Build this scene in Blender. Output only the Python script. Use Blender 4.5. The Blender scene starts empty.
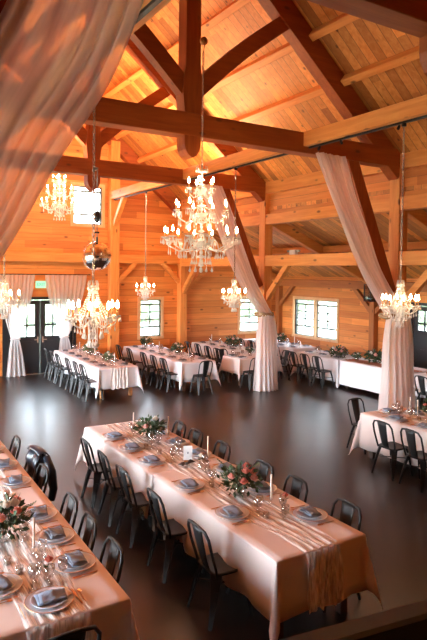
import bpy, math, random
from mathutils import Vector, Matrix
PI = math.pi
C = bpy.context.scene.collection
R = random.Random(7)

# ------------------------------------------------------------------ mesh builder
class MB:
    def __init__(s): s.v = []; s.f = []
    def add(s, vs, fs):
        n = len(s.v); s.v += [tuple(v) for v in vs]; s.f += [tuple(i + n for i in f) for f in fs]; return s
    def box(s, lo, hi):
        x0, y0, z0 = lo; x1, y1, z1 = hi
        return s.add([(x0,y0,z0),(x1,y0,z0),(x1,y1,z0),(x0,y1,z0),(x0,y0,z1),(x1,y0,z1),(x1,y1,z1),(x0,y1,z1)],
                     [(3,2,1,0),(4,5,6,7),(0,1,5,4),(1,2,6,5),(2,3,7,6),(3,0,4,7)])
    def bar(s, a, b, w, h, up=(0,0,1), w2=None, h2=None):
        a = Vector(a); b = Vector(b); d = (b-a).normalized(); u = Vector(up)
        r = d.cross(u)
        if r.length < 1e-4: r = d.cross(Vector((0,1,0)))
        r.normalize(); u = r.cross(d).normalized()
        w2 = w if w2 is None else w2; h2 = h if h2 is None else h2
        vs = []
        for p, ww, hh in ((a,w,h),(b,w2,h2)):
            for i, j in ((-1,-1),(1,-1),(1,1),(-1,1)): vs.append(p + r*i*ww/2 + u*j*hh/2)
        return s.add(vs, [(0,1,2,3),(7,6,5,4),(0,4,5,1),(1,5,6,2),(2,6,7,3),(3,7,4,0)])
    def tube(s, pts, r, n=6, cap=True):
        pts = [Vector(p) for p in pts]; m = len(pts)
        rs = r if isinstance(r, (list, tuple)) else [r]*m
        vs = []; prev = None
        for i, p in enumerate(pts):
            d = (pts[min(i+1,m-1)] - pts[max(i-1,0)]).normalized()
            if prev is None:
                ref = Vector((0,0,1)) if abs(d.z) < .9 else Vector((1,0,0))
                x = d.cross(ref).normalized()
            else: x = (prev - d*prev.dot(d)).normalized()
            prev = x; y = d.cross(x)
            for k in range(n):
                t = 2*PI*k/n; vs.append(p + (x*math.cos(t) + y*math.sin(t))*rs[i])
        fs = [(i*n+k, i*n+(k+1)%n, (i+1)*n+(k+1)%n, (i+1)*n+k) for i in range(m-1) for k in range(n)]
        if cap: fs += [tuple(range(n))[::-1], tuple((m-1)*n+k for k in range(n))]
        return s.add(vs, fs)
    def lathe(s, prof, n=16, c=(0,0,0)):
        vs = []
        for r, z in prof:
            for k in range(n):
                t = 2*PI*k/n; vs.append((c[0]+r*math.cos(t), c[1]+r*math.sin(t), c[2]+z))
        m = len(prof)
        fs = [(i*n+k, i*n+(k+1)%n, (i+1)*n+(k+1)%n, (i+1)*n+k) for i in range(m-1) for k in range(n)]
        if prof[0][0] > 1e-5: fs.append(tuple(range(n))[::-1])
        if prof[-1][0] > 1e-5: fs.append(tuple((m-1)*n+k for k in range(n)))
        return s.add(vs, fs)
    def ball(s, c, r, n=8, m=5, sz=1.0):
        prof = [(r*math.sin(PI*i/m) if 0 < i < m else 0.0008, -r*sz*math.cos(PI*i/m)) for i in range(m+1)]
        return s.lathe(prof, n, c)
    def prism(s, poly, y0, y1):           # polygon in (x, z) extruded along y
        n = len(poly)
        return s.add([(x,y0,z) for x,z in poly] + [(x,y1,z) for x,z in poly],
                     [tuple(range(n)), tuple(range(n,2*n))[::-1]] + [(i,i+n,(i+1)%n+n,(i+1)%n) for i in range(n)])
    def grid(s, fn, nu, nv):
        vs = [fn(i/nu, j/nv) for i in range(nu+1) for j in range(nv+1)]
        return s.add(vs, [(i*(nv+1)+j, (i+1)*(nv+1)+j, (i+1)*(nv+1)+j+1, i*(nv+1)+j+1) for i in range(nu) for j in range(nv)])
    def mesh(s, name, mat, smooth=False):
        me = bpy.data.meshes.new(name); me.from_pydata([tuple(v) for v in s.v], [], s.f)
        if smooth: me.polygons.foreach_set('use_smooth', [True]*len(me.polygons))
        me.materials.append(mat); me.update(); return me
    def build(s, name, mat, parent=None, smooth=False, loc=None, bevel=0, solid=0):
        o = bpy.data.objects.new(name, s.mesh(name, mat, smooth)); C.objects.link(o)
        if parent: o.parent = parent
        if loc: o.location = loc
        if solid:
            m = o.modifiers.new('solid', 'SOLIDIFY'); m.thickness = solid; m.offset = 0
        if bevel:
            m = o.modifiers.new('bevel', 'BEVEL'); m.width = bevel; m.segments = 1; m.limit_method = 'ANGLE'
        return o

def uv(o, nu, nv, off=0):
    l = o.data.uv_layers.new(name='uv')
    for lp in o.data.loops:
        i, j = divmod(lp.vertex_index, nv+1); l.data[lp.index].uv = (i/nu + off, j/nv)
    return o
def tag(o, label, cat, group=None, kind=None):
    n = len(label.split()); assert 4 <= n <= 16, label
    o['label'] = label; o['category'] = cat
    if group: o['group'] = group
    if kind: o['kind'] = kind
    return o
def thing(name, label, cat, loc=(0,0,0), rz=0, group=None):
    o = bpy.data.objects.new(name, None); C.objects.link(o)
    o.empty_display_size = .1; o.location = loc; o.rotation_euler = (0,0,rz)
    return tag(o, label, cat, group)
def dup(root, loc, rz=0, label=None, group=None):
    r = root.copy(); C.objects.link(r); r.location = loc; r.rotation_euler = (0,0,rz)
    if label:
        assert 4 <= len(label.split()) <= 16, label
        r['label'] = label
    if group: r['group'] = group
    for ch in list(root.children):
        c = ch.copy(); C.objects.link(c); c.parent = r
        for g in ch.children:
            d = g.copy(); C.objects.link(d); d.parent = c
    return r
class Proto:                               # the first call moves the built thing itself, later calls copy it
    def __init__(s, make): s.make = make; s.o = None
    def __call__(s, loc, rz, label, cat, group):
        if s.o is None:
            s.o = s.make(); s.o.location = loc; s.o.rotation_euler = (0,0,rz); tag(s.o, label, cat, group); return s.o
        r = dup(s.o, loc, rz, label, group); return r
def struct(o): o['kind'] = 'structure'; return o

# ------------------------------------------------------------------ materials
def mat(name):
    m = bpy.data.materials.new(name); m.use_nodes = True
    nt = m.node_tree; b = nt.nodes['Principled BSDF']; return m, nt, b
def N(nt, t, **k):
    n = nt.nodes.new(t)
    for a, v in k.items():
        if a.startswith('i_'):
            key = a[2:]; key = int(key) if key.isdigit() else key.replace('_', ' ')
            n.inputs[key].default_value = v
        else: setattr(n, a, v)
    return n
def M2(nt, op, a, b=None, c=None):
    n = nt.nodes.new('ShaderNodeMath'); n.operation = op
    for i, x in enumerate((a, b, c)):
        if x is None: continue
        if isinstance(x, (int, float)): n.inputs[i].default_value = x
        else: nt.links.new(x, n.inputs[i])
    return n.outputs[0]
def mixc(nt, f, a, b, mode='MIX'):
    n = nt.nodes.new('ShaderNodeMix'); n.data_type = 'RGBA'; n.blend_type = mode
    for s_, x in ((0, f), (6, a), (7, b)):
        if isinstance(x, (int, float)): n.inputs[s_].default_value = x
        elif isinstance(x, tuple): n.inputs[s_].default_value = (*x, 1)
        else: nt.links.new(x, n.inputs[s_])
    return n.outputs[2]
def ramp(nt, f, p0, p1):
    n = nt.nodes.new('ShaderNodeMapRange'); n.inputs[1].default_value = p0; n.inputs[2].default_value = p1
    nt.links.new(f, n.inputs[0]); return n.outputs[0]
def simple(name, col, rough=.5, metal=0.0, noise=.12, scale=30, **k):
    m, nt, b = mat(name)
    tc = N(nt, 'ShaderNodeTexCoord'); no = N(nt, 'ShaderNodeTexNoise', i_Scale=scale)
    nt.links.new(tc.outputs['Object'], no.inputs['Vector'])
    c = mixc(nt, no.outputs[0], tuple(x*(1-noise) for x in col), tuple(min(1, x*(1+noise)) for x in col))
    nt.links.new(c, b.inputs['Base Color'])
    b.inputs['Roughness'].default_value = rough; b.inputs['Metallic'].default_value = metal
    for a, v in k.items(): b.inputs[a.replace('_', ' ')].default_value = v
    return m
def wood(name, along, planks=None, width=.19, c0=(.66,.215,.042), c1=(.82,.33,.08), knots=1.0, seam=.012, rough=.55, var=.28):
    """pine: grain stretched along one axis; with planks, boards counted across another axis"""
    m, nt, b = mat(name)
    tc = N(nt, 'ShaderNodeTexCoord'); sep = N(nt, 'ShaderNodeSeparateXYZ'); nt.links.new(tc.outputs['Object'], sep.inputs[0])
    mp = N(nt, 'ShaderNodeMapping'); nt.links.new(tc.outputs['Object'], mp.inputs[0])
    sc = [9, 9, 9]; sc['XYZ'.index(along)] = .7; mp.inputs['Scale'].default_value = sc
    no = N(nt, 'ShaderNodeTexNoise', i_Scale=1.6, i_Detail=4.0, i_Distortion=.6); nt.links.new(mp.outputs[0], no.inputs['Vector'])
    grain = ramp(nt, no.outputs[0], .3, .7)
    col = mixc(nt, grain, c0, c1)
    if planks:
        q = M2(nt, 'DIVIDE', sep.outputs['XYZ'.index(planks)], width)
        fl = M2(nt, 'FLOOR', q); fr = M2(nt, 'FRACT', q)
        # boards also end along their length, staggered
        lg = M2(nt, 'FLOOR', M2(nt, 'ADD', M2(nt, 'DIVIDE', sep.outputs['XYZ'.index(along)], 3.1), M2(nt, 'MULTIPLY', fl, .37)))
        cb = N(nt, 'ShaderNodeCombineXYZ'); nt.links.new(fl, cb.inputs[0]); nt.links.new(lg, cb.inputs[1])
        wn = N(nt, 'ShaderNodeTexWhiteNoise'); nt.links.new(cb.outputs[0], wn.inputs['Vector'])
        t = ramp(nt, wn.outputs['Value'], 0, 1)
        dark = M2(nt, 'SUBTRACT', 1.12, M2(nt, 'MULTIPLY', t, var*1.5))
        red = mixc(nt, M2(nt, 'MULTIPLY', M2(nt, 'POWER', t, 3.0), .55), (1,1,1), (.95,.62,.42))
        col = mixc(nt, 1.0, col, red, 'MULTIPLY')
        g = N(nt, 'ShaderNodeCombineXYZ')
        for i in range(3): nt.links.new(dark, g.inputs[i])
        col = mixc(nt, 1.0, col, g.outputs[0], 'MULTIPLY')
        e = M2(nt, 'LESS_THAN', M2(nt, 'MINIMUM', fr, M2(nt, 'SUBTRACT', 1.0, fr)), seam/width/2)
        col = mixc(nt, M2(nt, 'MULTIPLY', e, .65), col, (.10,.035,.012))
    # knots
    m2 = N(nt, 'ShaderNodeMapping'); nt.links.new(tc.outputs['Object'], m2.inputs[0])
    sk = [4.2, 4.2, 4.2]; sk['XYZ'.index(along)] = 1.9; m2.inputs['Scale'].default_value = sk
    vo = N(nt, 'ShaderNodeTexVoronoi', i_Scale=.95); nt.links.new(m2.outputs[0], vo.inputs['Vector'])
    k = ramp(nt, vo.outputs['Distance'], .15, .07)
    col = mixc(nt, M2(nt, 'MULTIPLY', k, .8*knots), col, (.11,.032,.010))
    nt.links.new(col, b.inputs['Base Color']); b.inputs['Roughness'].default_value = rough
    return m

WX = wood('timber_grain_x', 'X'); WY = wood('timber_grain_y', 'Y'); WZ = wood('timber_grain_z', 'Z')
DX = wood('shaded_truss_timber_x', 'X', c0=(.27,.050,.008), c1=(.39,.088,.014)); DZ = wood('shaded_truss_timber_z', 'Z', c0=(.27,.050,.008), c1=(.39,.088,.014))  # same timber, with the shade of the backlit faces put into the colour
DY = wood('shaded_wall_timber_y', 'Y', c0=(.30,.085,.018), c1=(.42,.13,.03)); DZ2 = wood('shaded_wall_timber_z', 'Z', c0=(.30,.085,.018), c1=(.42,.13,.03))  # darker copy of the timber; backlit shade is in the base colour
ROOF = wood('roof_boards', 'X', 'Y', .19, c0=(.68,.225,.042), c1=(.86,.36,.09), seam=.013, var=.4, knots=1.1)
GABLE = wood('gable_boards', 'X', 'Z', .21, c0=(.68,.215,.042), c1=(.82,.31,.075), seam=.008)
SIDE = wood('side_wall_boards', 'Y', 'Z', .21, c0=(.68,.215,.042), c1=(.82,.31,.072), seam=.008)
TRIMW = wood('window_trim_wood', 'Z', knots=.2, c0=(.70,.40,.19), c1=(.78,.47,.24))
LEGW = wood('table_leg_wood', 'Z', knots=.3, c0=(.30,.13,.05), c1=(.40,.18,.07))
DARKLEG = wood('dark_table_leg_wood', 'Z', knots=.3, c0=(.05,.022,.012), c1=(.09,.04,.02))
TABW = wood('table_top_wood', 'Y', knots=.5, c0=(.30,.13,.05), c1=(.40,.18,.07))

def floor_mat():
    m, nt, b = mat('polished_concrete')
    tc = N(nt, 'ShaderNodeTexCoord'); sep = N(nt, 'ShaderNodeSeparateXYZ'); nt.links.new(tc.outputs['Object'], sep.inputs[0])
    n1 = N(nt, 'ShaderNodeTexNoise', i_Scale=.9, i_Detail=6.0, i_Roughness=.65); nt.links.new(tc.outputs['Object'], n1.inputs['Vector'])
    n2 = N(nt, 'ShaderNodeTexNoise', i_Scale=2.2, i_Detail=4.0); nt.links.new(tc.outputs['Object'], n2.inputs['Vector'])
    c = mixc(nt, ramp(nt, n1.outputs[0], .3, .7), (.017,.009,.006), (.026,.015,.010))
    c = mixc(nt, ramp(nt, n2.outputs[0], .35, .75), c, (.023,.014,.011))
    def joint(out, at_, per):
        q = M2(nt, 'PINGPONG', M2(nt, 'SUBTRACT', out, at_), per/2)
        return M2(nt, 'LESS_THAN', M2(nt, 'ABSOLUTE', q), .006)
    j = M2(nt, 'MAXIMUM', joint(sep.outputs[1], 8.2, 4.6), joint(sep.outputs[0], 4.9, 4.8))
    c = mixc(nt, M2(nt, 'MULTIPLY', j, .8), c, (.008,.006,.005))
    nt.links.new(c, b.inputs['Base Color'])
    r = N(nt, 'ShaderNodeMapRange'); r.inputs[3].default_value = .29; r.inputs[4].default_value = .33
    nt.links.new(n2.outputs[0], r.inputs[0]); nt.links.new(r.outputs[0], b.inputs['Roughness'])
    b.inputs['Specular IOR Level'].default_value = .65
    return m
FLOOR = floor_mat()

def cloth_mat(name, col):
    m, nt, b = mat(name)
    tc = N(nt, 'ShaderNodeTexCoord'); no = N(nt, 'ShaderNodeTexNoise', i_Scale=240.0, i_Detail=2.0); nt.links.new(tc.outputs['Object'], no.inputs['Vector'])
    n2 = N(nt, 'ShaderNodeTexNoise', i_Scale=2.5); nt.links.new(tc.outputs['Object'], n2.inputs['Vector'])
    c = mixc(nt, n2.outputs[0], tuple(x*.95 for x in col), col); nt.links.new(c, b.inputs['Base Color'])
    b.inputs['Roughness'].default_value = .9; b.inputs['Sheen Weight'].default_value = .15
    bp = N(nt, 'ShaderNodeBump', i_Strength=.1, i_Distance=.002); nt.links.new(no.outputs[0], bp.inputs['Height']); nt.links.new(bp.outputs[0], b.inputs['Normal'])
    return m
BLUSH = cloth_mat('blush_linen', (.80,.68,.63)); WHITE = cloth_mat('white_linen', (.86,.82,.83))

def sheer(name, col, alpha0, alpha1, along='Z', scale=14, trans=.5):
    m = bpy.data.materials.new(name); m.use_nodes = True; nt = m.node_tree; nt.nodes.clear()
    out = N(nt, 'ShaderNodeOutputMaterial'); tc = N(nt, 'ShaderNodeTexCoord')
    mp = N(nt, 'ShaderNodeMapping'); sc = [1,1,1]
    if along == 'V': sc = [1,.05,1]
    else: sc['XYZ'.index(along)] = .06
    mp.inputs['Scale'].default_value = sc
    nt.links.new(tc.outputs['UV' if along == 'V' else 'Object'], mp.inputs[0])
    no = N(nt, 'ShaderNodeTexNoise', i_Scale=scale, i_Detail=3.0); nt.links.new(mp.outputs[0], no.inputs['Vector'])
    d = N(nt, 'ShaderNodeBsdfDiffuse'); d.inputs[0].default_value = (*col,1)
    t = N(nt, 'ShaderNodeBsdfTranslucent'); t.inputs[0].default_value = (*col,1)
    tr = N(nt, 'ShaderNodeBsdfTransparent')
    a = N(nt, 'ShaderNodeMixShader'); a.inputs[0].default_value = trans; nt.links.new(d.outputs[0], a.inputs[1]); nt.links.new(t.outputs[0], a.inputs[2])
    r = N(nt, 'ShaderNodeMapRange'); r.inputs[1].default_value = .35; r.inputs[2].default_value = .65; r.inputs[3].default_value = alpha0; r.inputs[4].default_value = alpha1
    nt.links.new(no.outputs[0], r.inputs[0])
    b = N(nt, 'ShaderNodeMixShader'); nt.links.new(r.outputs[0], b.inputs[0]); nt.links.new(tr.outputs[0], b.inputs[1]); nt.links.new(a.outputs[0], b.inputs[2])
    nt.links.new(b.outputs[0], out.inputs[0]); return m
DRAPE = sheer('sheer_voile', (.93,.83,.80), .70, .86, 'V', 16, .6)
DRAPEB = sheer('sheer_voile_bright', (.97,.90,.88), .70, .92, 'V', 16, .6)
DRAPEF = sheer('gathered_voile', (.97,.90,.88), .80, .98, 'V', 30, .5)
CURTAIN = sheer('sheer_door_curtain', (.90,.85,.84), .70, .92, 'Z', 12)
GAUZE = sheer('gauze_runner', (.97,.92,.87), .10, 1.0, 'Y', 60, .1)
GAUZEZ = sheer('gauze_runner_fall', (.97,.92,.87), .50, 1.0, 'Z', 60, .1)

def glass(name, tint=(1,1,1), refl=.12, rough=.02):
    m = bpy.data.materials.new(name); m.use_nodes = True; nt = m.node_tree; nt.nodes.clear()
    out = N(nt, 'ShaderNodeOutputMaterial'); tr = N(nt, 'ShaderNodeBsdfTransparent'); tr.inputs[0].default_value = (*tint,1)
    g = N(nt, 'ShaderNodeBsdfGlossy'); g.inputs['Roughness'].default_value = rough
    lw = N(nt, 'ShaderNodeLayerWeight', i_Blend=.45)
    tc = N(nt, 'ShaderNodeTexCoord'); no = N(nt, 'ShaderNodeTexNoise', i_Scale=3.0); nt.links.new(tc.outputs['Object'], no.inputs['Vector'])
    f = M2(nt, 'ADD', M2(nt, 'MULTIPLY', lw.outputs['Facing'], .55), M2(nt, 'MULTIPLY', no.outputs[0], refl))
    mx = N(nt, 'ShaderNodeMixShader'); nt.links.new(f, mx.inputs[0]); nt.links.new(tr.outputs[0], mx.inputs[1]); nt.links.new(g.outputs[0], mx.inputs[2])
    nt.links.new(mx.outputs[0], out.inputs[0]); return m
GLASSW = glass('table_glass', (.97,.96,.95), .24, .08)
PANE = glass('dimming_window_glass', (.56,.575,.58), .02)  # tint added to dim the bright outdoors behind the visible panes
PANEC = glass('clear_window_glass', (.97,.99,1), .02)
CRYSTAL = simple('crystal', (.95,.92,.88), .12, 0, .03, 60, Transmission_Weight=.12, Specular_IOR_Level=1.0)
SILVERED = simple('chandelier_frame', (.80,.72,.62), .25, .7, .1)
METAL = simple('gunmetal', (.008,.008,.008), .5, .0, .25, 12)
METALL = simple('brushed_gunmetal', (.20,.20,.19), .35, .85, .25, 12)
BLACK = simple('black_metal', (.012,.012,.013), .4, .2)
BLACKDOOR = simple('black_painted_door', (.014,.015,.018), .45)
GOLD = simple('brass', (.60,.30,.12), .28, 1.0, .1)
PLATE = simple('glazed_white_plate', (.74,.78,.84), .3, 0, .03)
NAVY = simple('slate_blue_napkin', (.22,.28,.38), .9, 0, .2, 25)
NAVY2 = simple('grey_napkin', (.16,.165,.19), .9, 0, .2, 25)
WAX = simple('ivory_wax', (.86,.74,.62), .5, 0, .03, 20)
LEAF = simple('foliage_green', (.040,.065,.022), .6, 0, .6, 18)
LEAF2 = simple('pale_eucalyptus', (.16,.22,.12), .6, 0, .5, 18)
ROSE = simple('coral_rose', (.72,.20,.14), .7, 0, .3, 40)
ROSEP = simple('pink_rose', (.78,.36,.30), .7, 0, .3, 40)
WROSE = simple('cream_rose', (.80,.70,.58), .7, 0, .15, 40)
TWINE = simple('twine', (.34,.22,.12), .95, 0, .4, 90)
JACKET = simple('black_satin', (.012,.016,.026), .34, 0, .3, 8)
PAPER = simple('white_card', (.85,.83,.80), .7, 0, .02)
INK = simple('grey_ink', (.2,.2,.2), .7)
RAIL = simple('grey_steel_rail', (.13,.18,.24), .6, 0, .1)
SPOTW = 75  # power of the added spotlights over the tables
SASH = simple('grey_window_sash', (.14,.15,.13), .5, 0, .1)
BREAD = simple('crusty_bread', (.42,.22,.10), .8, 0, .35, 20)
HEDGE = simple('hedge_leaves', (.36,.44,.30), .9, 0, .6, 1.2)
OUTG = simple('outdoor_lawn', (.48,.52,.40), .9, 0, .3, 2)
WHITEPL = simple('white_plastic', (.8,.8,.78), .4)
MIRROR = simple('mirror_tiles', (.92,.92,.92), .12, 1.0, .05)

def emis(name, col, s, samp=True):
    m = bpy.data.materials.new(name); m.use_nodes = True; nt = m.node_tree; nt.nodes.clear()
    out = N(nt, 'ShaderNodeOutputMaterial'); e = N(nt, 'ShaderNodeEmission'); e.inputs[0].default_value = (*col,1); e.inputs[1].default_value = s
    nt.links.new(e.outputs[0], out.inputs[0]); return m
BULB = emis('warm_bulb', (1.0,.66,.36), 100)
EXITG = emis('exit_face', (.50,1.0,.55), .9)
EXITR = emis('exit_letters', (.05,.75,.25), .9)
STRIPL = emis('added_strip_glow', (1.0,.52,.20), 22)  # unused glow meant for the added uplights

# ------------------------------------------------------------------ building
RX, PX, LX = 4.48, 9.35, -.39            # ridge, right post row, left post row
AX, BX = 13.6, -4.64                     # outer walls
TR = [-1.2, 3.45, 8.15, 12.65]           # trusses
GY, BY = 17.5, -2.6
def roofz(x): return 13.26 - .84*x if x >= RX else 13.26 - .84*(2*RX - x)

fl = struct(MB().box((BX-.2, BY-.2, -.1), (AX+.2, GY+.2, 0)).build('floor', FLOOR))

def wall_holes(name, m, axis, at_, a0, a1, z0, top, holes, th=.16, outer=1):
    """wall in the plane axis=at_; rectangles around openings; top: function(a) -> z"""
    b = MB(); cuts = sorted({a0, a1, *[h[0] for h in holes], *[h[1] for h in holes], *(([RX, PX, LX]) if axis == 'Y' else [])})
    t0, t1 = (at_, at_+th*outer)
    def put(lo, hi, zl, zh0, zh1):
        poly = [(lo, zl), (hi, zl), (hi, zh1), (lo, zh0)]
        vs = [((a, t0, z) if axis == 'Y' else (t0, a, z)) for a, z in poly] + [((a, t1, z) if axis == 'Y' else (t1, a, z)) for a, z in poly]
        b.add(vs, [(0,1,2,3),(7,6,5,4),(0,4,5,1),(1,5,6,2),(2,6,7,3),(3,7,4,0)])
    for lo, hi in zip(cuts[:-1], cuts[1:]):
        mid = (lo+hi)/2; hs = sorted([h for h in holes if h[0] <= mid <= h[1]], key=lambda h: h[2]); z = z0
        for h in hs:
            if h[2] > z: put(lo, hi, z, h[2], h[2])
            z = h[3]
        put(lo, hi, z, top(lo+1e-6), top(hi-1e-6))
    return struct(b.build(name, m))

def gtop(x):
    if LX < x < PX: return roofz(x) + .05
    d = (x-PX) if x > RX else (LX-x)
    return 4.80 - .42*d
DOOR = (3.62, 5.62, 0, 2.22)
GW = [(7.87, 8.62, .95, 2.17), (11.82, 12.72, .95, 2.17), (5.62, 6.52, 4.55, 5.72), (2.44, 3.34, 4.55, 5.72), (.36, 1.11, .95, 2.17)]
wall_holes('wall_back', GABLE, 'Y', GY, BX, AX, 0, gtop, [DOOR] + GW)
RW = [(14.35, 16.55, .88, 2.17)]; RDOOR = (9.25, 11.25, 0, 2.22)
RW2 = []
wall_holes('wall_right', SIDE, 'X', AX, BY, GY, 0, lambda a: 3.02, RW + [RDOOR] + RW2)
LW = [(13.0, 17.0, .2, 2.8), (8.6, 12.3, .2, 2.8), (3.8, 7.8, .3, 2.6)]  # unseen windows, enlarged to add daylight from the left
wall_holes('wall_left', SIDE, 'X', BX, BY, GY, 0, lambda a: 3.02, LW, outer=-1)
wall_holes('wall_front', GABLE, 'Y', BY, BX, AX, 0, gtop, [], outer=-1)
# boarded strip above the aisle openings
for n, x in (('wall_upper_right', PX+.02), ('wall_upper_left', LX-.08)):
    struct(MB().box((x, BY, 4.5), (x+.06, GY, 5.3)).build(n, SIDE))
# roof
def slab(name, x0, z0, x1, z1, m, th=.08):
    return struct(MB().add([(x0,BY-.3,z0),(x1,BY-.3,z1),(x1,GY+.3,z1),(x0,GY+.3,z0),(x0,BY-.3,z0+th),(x1,BY-.3,z1+th),(x1,GY+.3,z1+th),(x0,GY+.3,z0+th)],
        [(0,1,2,3),(7,6,5,4),(0,4,5,1),(1,5,6,2),(2,6,7,3),(3,7,4,0)]).build(name, m))
slab('ceiling', RX, roofz(RX), PX+.3, roofz(PX+.3), ROOF)
slab('ceiling', LX-.3, roofz(LX-.3), RX, roofz(RX), ROOF)
slab('ceiling', PX, 4.78, AX+.25, 4.78-.42*(AX+.25-PX), ROOF)
slab('ceiling', BX-.25, 4.78-.42*(LX-BX+.25), LX, 4.78, ROOF)

def beam(name, a, b, w, h, m, up=(0,0,1)):
    return struct(MB().bar(a, b, w, h, up).build(name, m, bevel=.008))
ang = math.atan(.84); cs, sn = math.cos(ang), math.sin(ang)
for sgn in (1, -1):
    mx = lambda x: RX + sgn*(x-RX)
    nrm = Vector((sgn*sn, 0, cs))
    for x in (6.08, 6.97, 7.75, 8.6, 5.2):
        p = Vector((mx(x), 0, roofz(x))) - nrm*.09
        beam('purlin', (p.x, BY, p.z), (p.x, GY, p.z), .14, .18, WY, nrm)
    for y in TR[1:] + [GY-.13]:
        w = .24
        a = Vector((mx(RX), y, roofz(RX)))-nrm*.22; b = Vector((mx(PX+.1), y, roofz(PX+.1)))-nrm*.22
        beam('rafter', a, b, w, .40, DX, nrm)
        # brace from king post to rafter, slightly arched
        if y < GY-1:
            bb = MB(); k = 8; up_, lo_ = [], []
            A = Vector((mx(4.58), 0, 5.98)); B = Vector((mx(6.42), 0, 7.52)); dn = Vector((sgn*-(B-A).z, 0, abs((B-A).x))).normalized()
            for i in range(k+1):
                p = A.lerp(B, i/k) + dn*(.05*math.sin(PI*i/k))
                up_.append((p.x + dn.x*.13, p.z + dn.z*.13)); lo_.append((p.x - dn.x*.13, p.z - dn.z*.13))
            vs = [(x, y-.09, z) for x, z in up_+lo_] + [(x, y+.09, z) for x, z in up_+lo_]; n = 2*k+2; fs = []
            for i in range(k):
                fs += [(i,i+1,k+2+i,k+1+i), (n+i,n+k+1+i,n+k+2+i,n+i+1), (i,n+i,n+i+1,i+1), (k+1+i,k+2+i,n+k+2+i,n+k+1+i)]
            fs += [(0,k+1,n+k+1,n), (k,n+k,n+2*k+1,2*k+1)]
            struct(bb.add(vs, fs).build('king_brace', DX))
            # long knee brace from tie to post
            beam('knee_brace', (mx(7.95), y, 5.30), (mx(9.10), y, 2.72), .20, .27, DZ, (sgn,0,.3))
        beam('post', (mx(PX), y, 0), (mx(PX), y, 5.25), .26, .26, WZ, (0,1,0))
        # aisle rafters and outer posts
        beam('aisle_rafter', (mx(PX), y, 4.58), (mx(AX-.02), y, 4.58-.42*(AX-PX-.02)), .18, .26, WX)
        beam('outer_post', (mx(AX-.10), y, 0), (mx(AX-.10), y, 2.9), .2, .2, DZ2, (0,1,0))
        for d in (-1, 1):
            if BY < y+d*.9 < GY:
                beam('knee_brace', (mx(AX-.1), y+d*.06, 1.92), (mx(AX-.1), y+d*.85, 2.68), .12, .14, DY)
                beam('knee_brace', (mx(PX), y+d*.08, 2.42), (mx(PX), y+d*1.0, 3.36), .12, .15, WY)
    beam('plate_beam', (mx(PX), BY, 5.36), (mx(PX), GY, 5.36), .26, .30, WY)
    beam('girt_beam', (mx(PX), BY, 4.53), (mx(PX), GY, 4.53), .22, .27, WY)
    beam('girt_beam', (mx(PX), BY, 3.43), (mx(PX), GY, 3.43), .22, .28, WY)
    beam('aisle_purlin', (mx(11.4), BY, 3.80), (mx(11.4), GY, 3.80), .15, .18, WY)
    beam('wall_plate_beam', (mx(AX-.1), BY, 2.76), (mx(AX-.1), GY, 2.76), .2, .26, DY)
    # long beam half way between ridge and posts
    ys = [BY] + TR[1:] + [GY]
    for y0, y1 in zip(ys[:-1], ys[1:]):
        beam('longitudinal_beam', (mx(6.85), y0+.12, 5.48), (mx(6.85), y1-.12, 5.48), .25, .25, WY)
        if y1 != GY:
            pass
    beam('gable_post', (mx(6.88), GY-.13, 0), (mx(6.88), GY-.13, roofz(6.88)-.3), .30, .26, WZ, (0,1,0))
    beam('knee_brace', (mx(6.86), GY-.25, 4.55), (mx(6.86), GY-1.05, 5.38), .14, .15, WY)
    for s2, x in ((1, 6.88), (-1, 9.35)):
        beam('knee_brace', (mx(x+s2*.12), GY-.14, 2.75), (mx(x+s2*.75), GY-.14, 3.38), .12, .14, WX)
    beam('knee_brace', (mx(9.47), GY-.14, 2.45), (mx(10.2), GY-.14, 3.15), .12, .14, WX)
beam('gable_girt', (LX, GY-.11, 3.50), (PX, GY-.11, 3.50), .22, .28, WX)
for i, y in enumerate(TR[1:]):
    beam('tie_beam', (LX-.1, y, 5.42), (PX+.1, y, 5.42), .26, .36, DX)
    b = MB(); w = .145
    prof = [(-w,5.24),(w,5.24),(w,5.10),(w*.86,5.02),(w*.5,4.94),(0,4.90),(-w*.5,4.94),(-w*.86,5.02),(-w,5.10)]
    b.prism([(RX+x, z) for x, z in prof], y-.13, y+.13)
    b.prism([(RX-w,5.6),(RX+w,5.6),(RX+.18,5.95),(RX+.13,6.35),(RX+.13,8.95),(RX-.13,8.95),(RX-.13,6.35),(RX-.18,5.95)], y-.13, y+.13)
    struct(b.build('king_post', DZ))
beam('ridge_beam', (RX, BY, 9.2), (RX, GY, 9.2), .18, .3, WY)

# baseboards and corner trim
struct(MB().box((5.72, GY-.025, 0), (AX, GY-.001, .12)).build('baseboard_back', TRIMW))
struct(MB().box((AX-.025, 11.35, 0), (AX-.001, GY-.03, .12)).build('baseboard_right', TRIMW))

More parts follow.
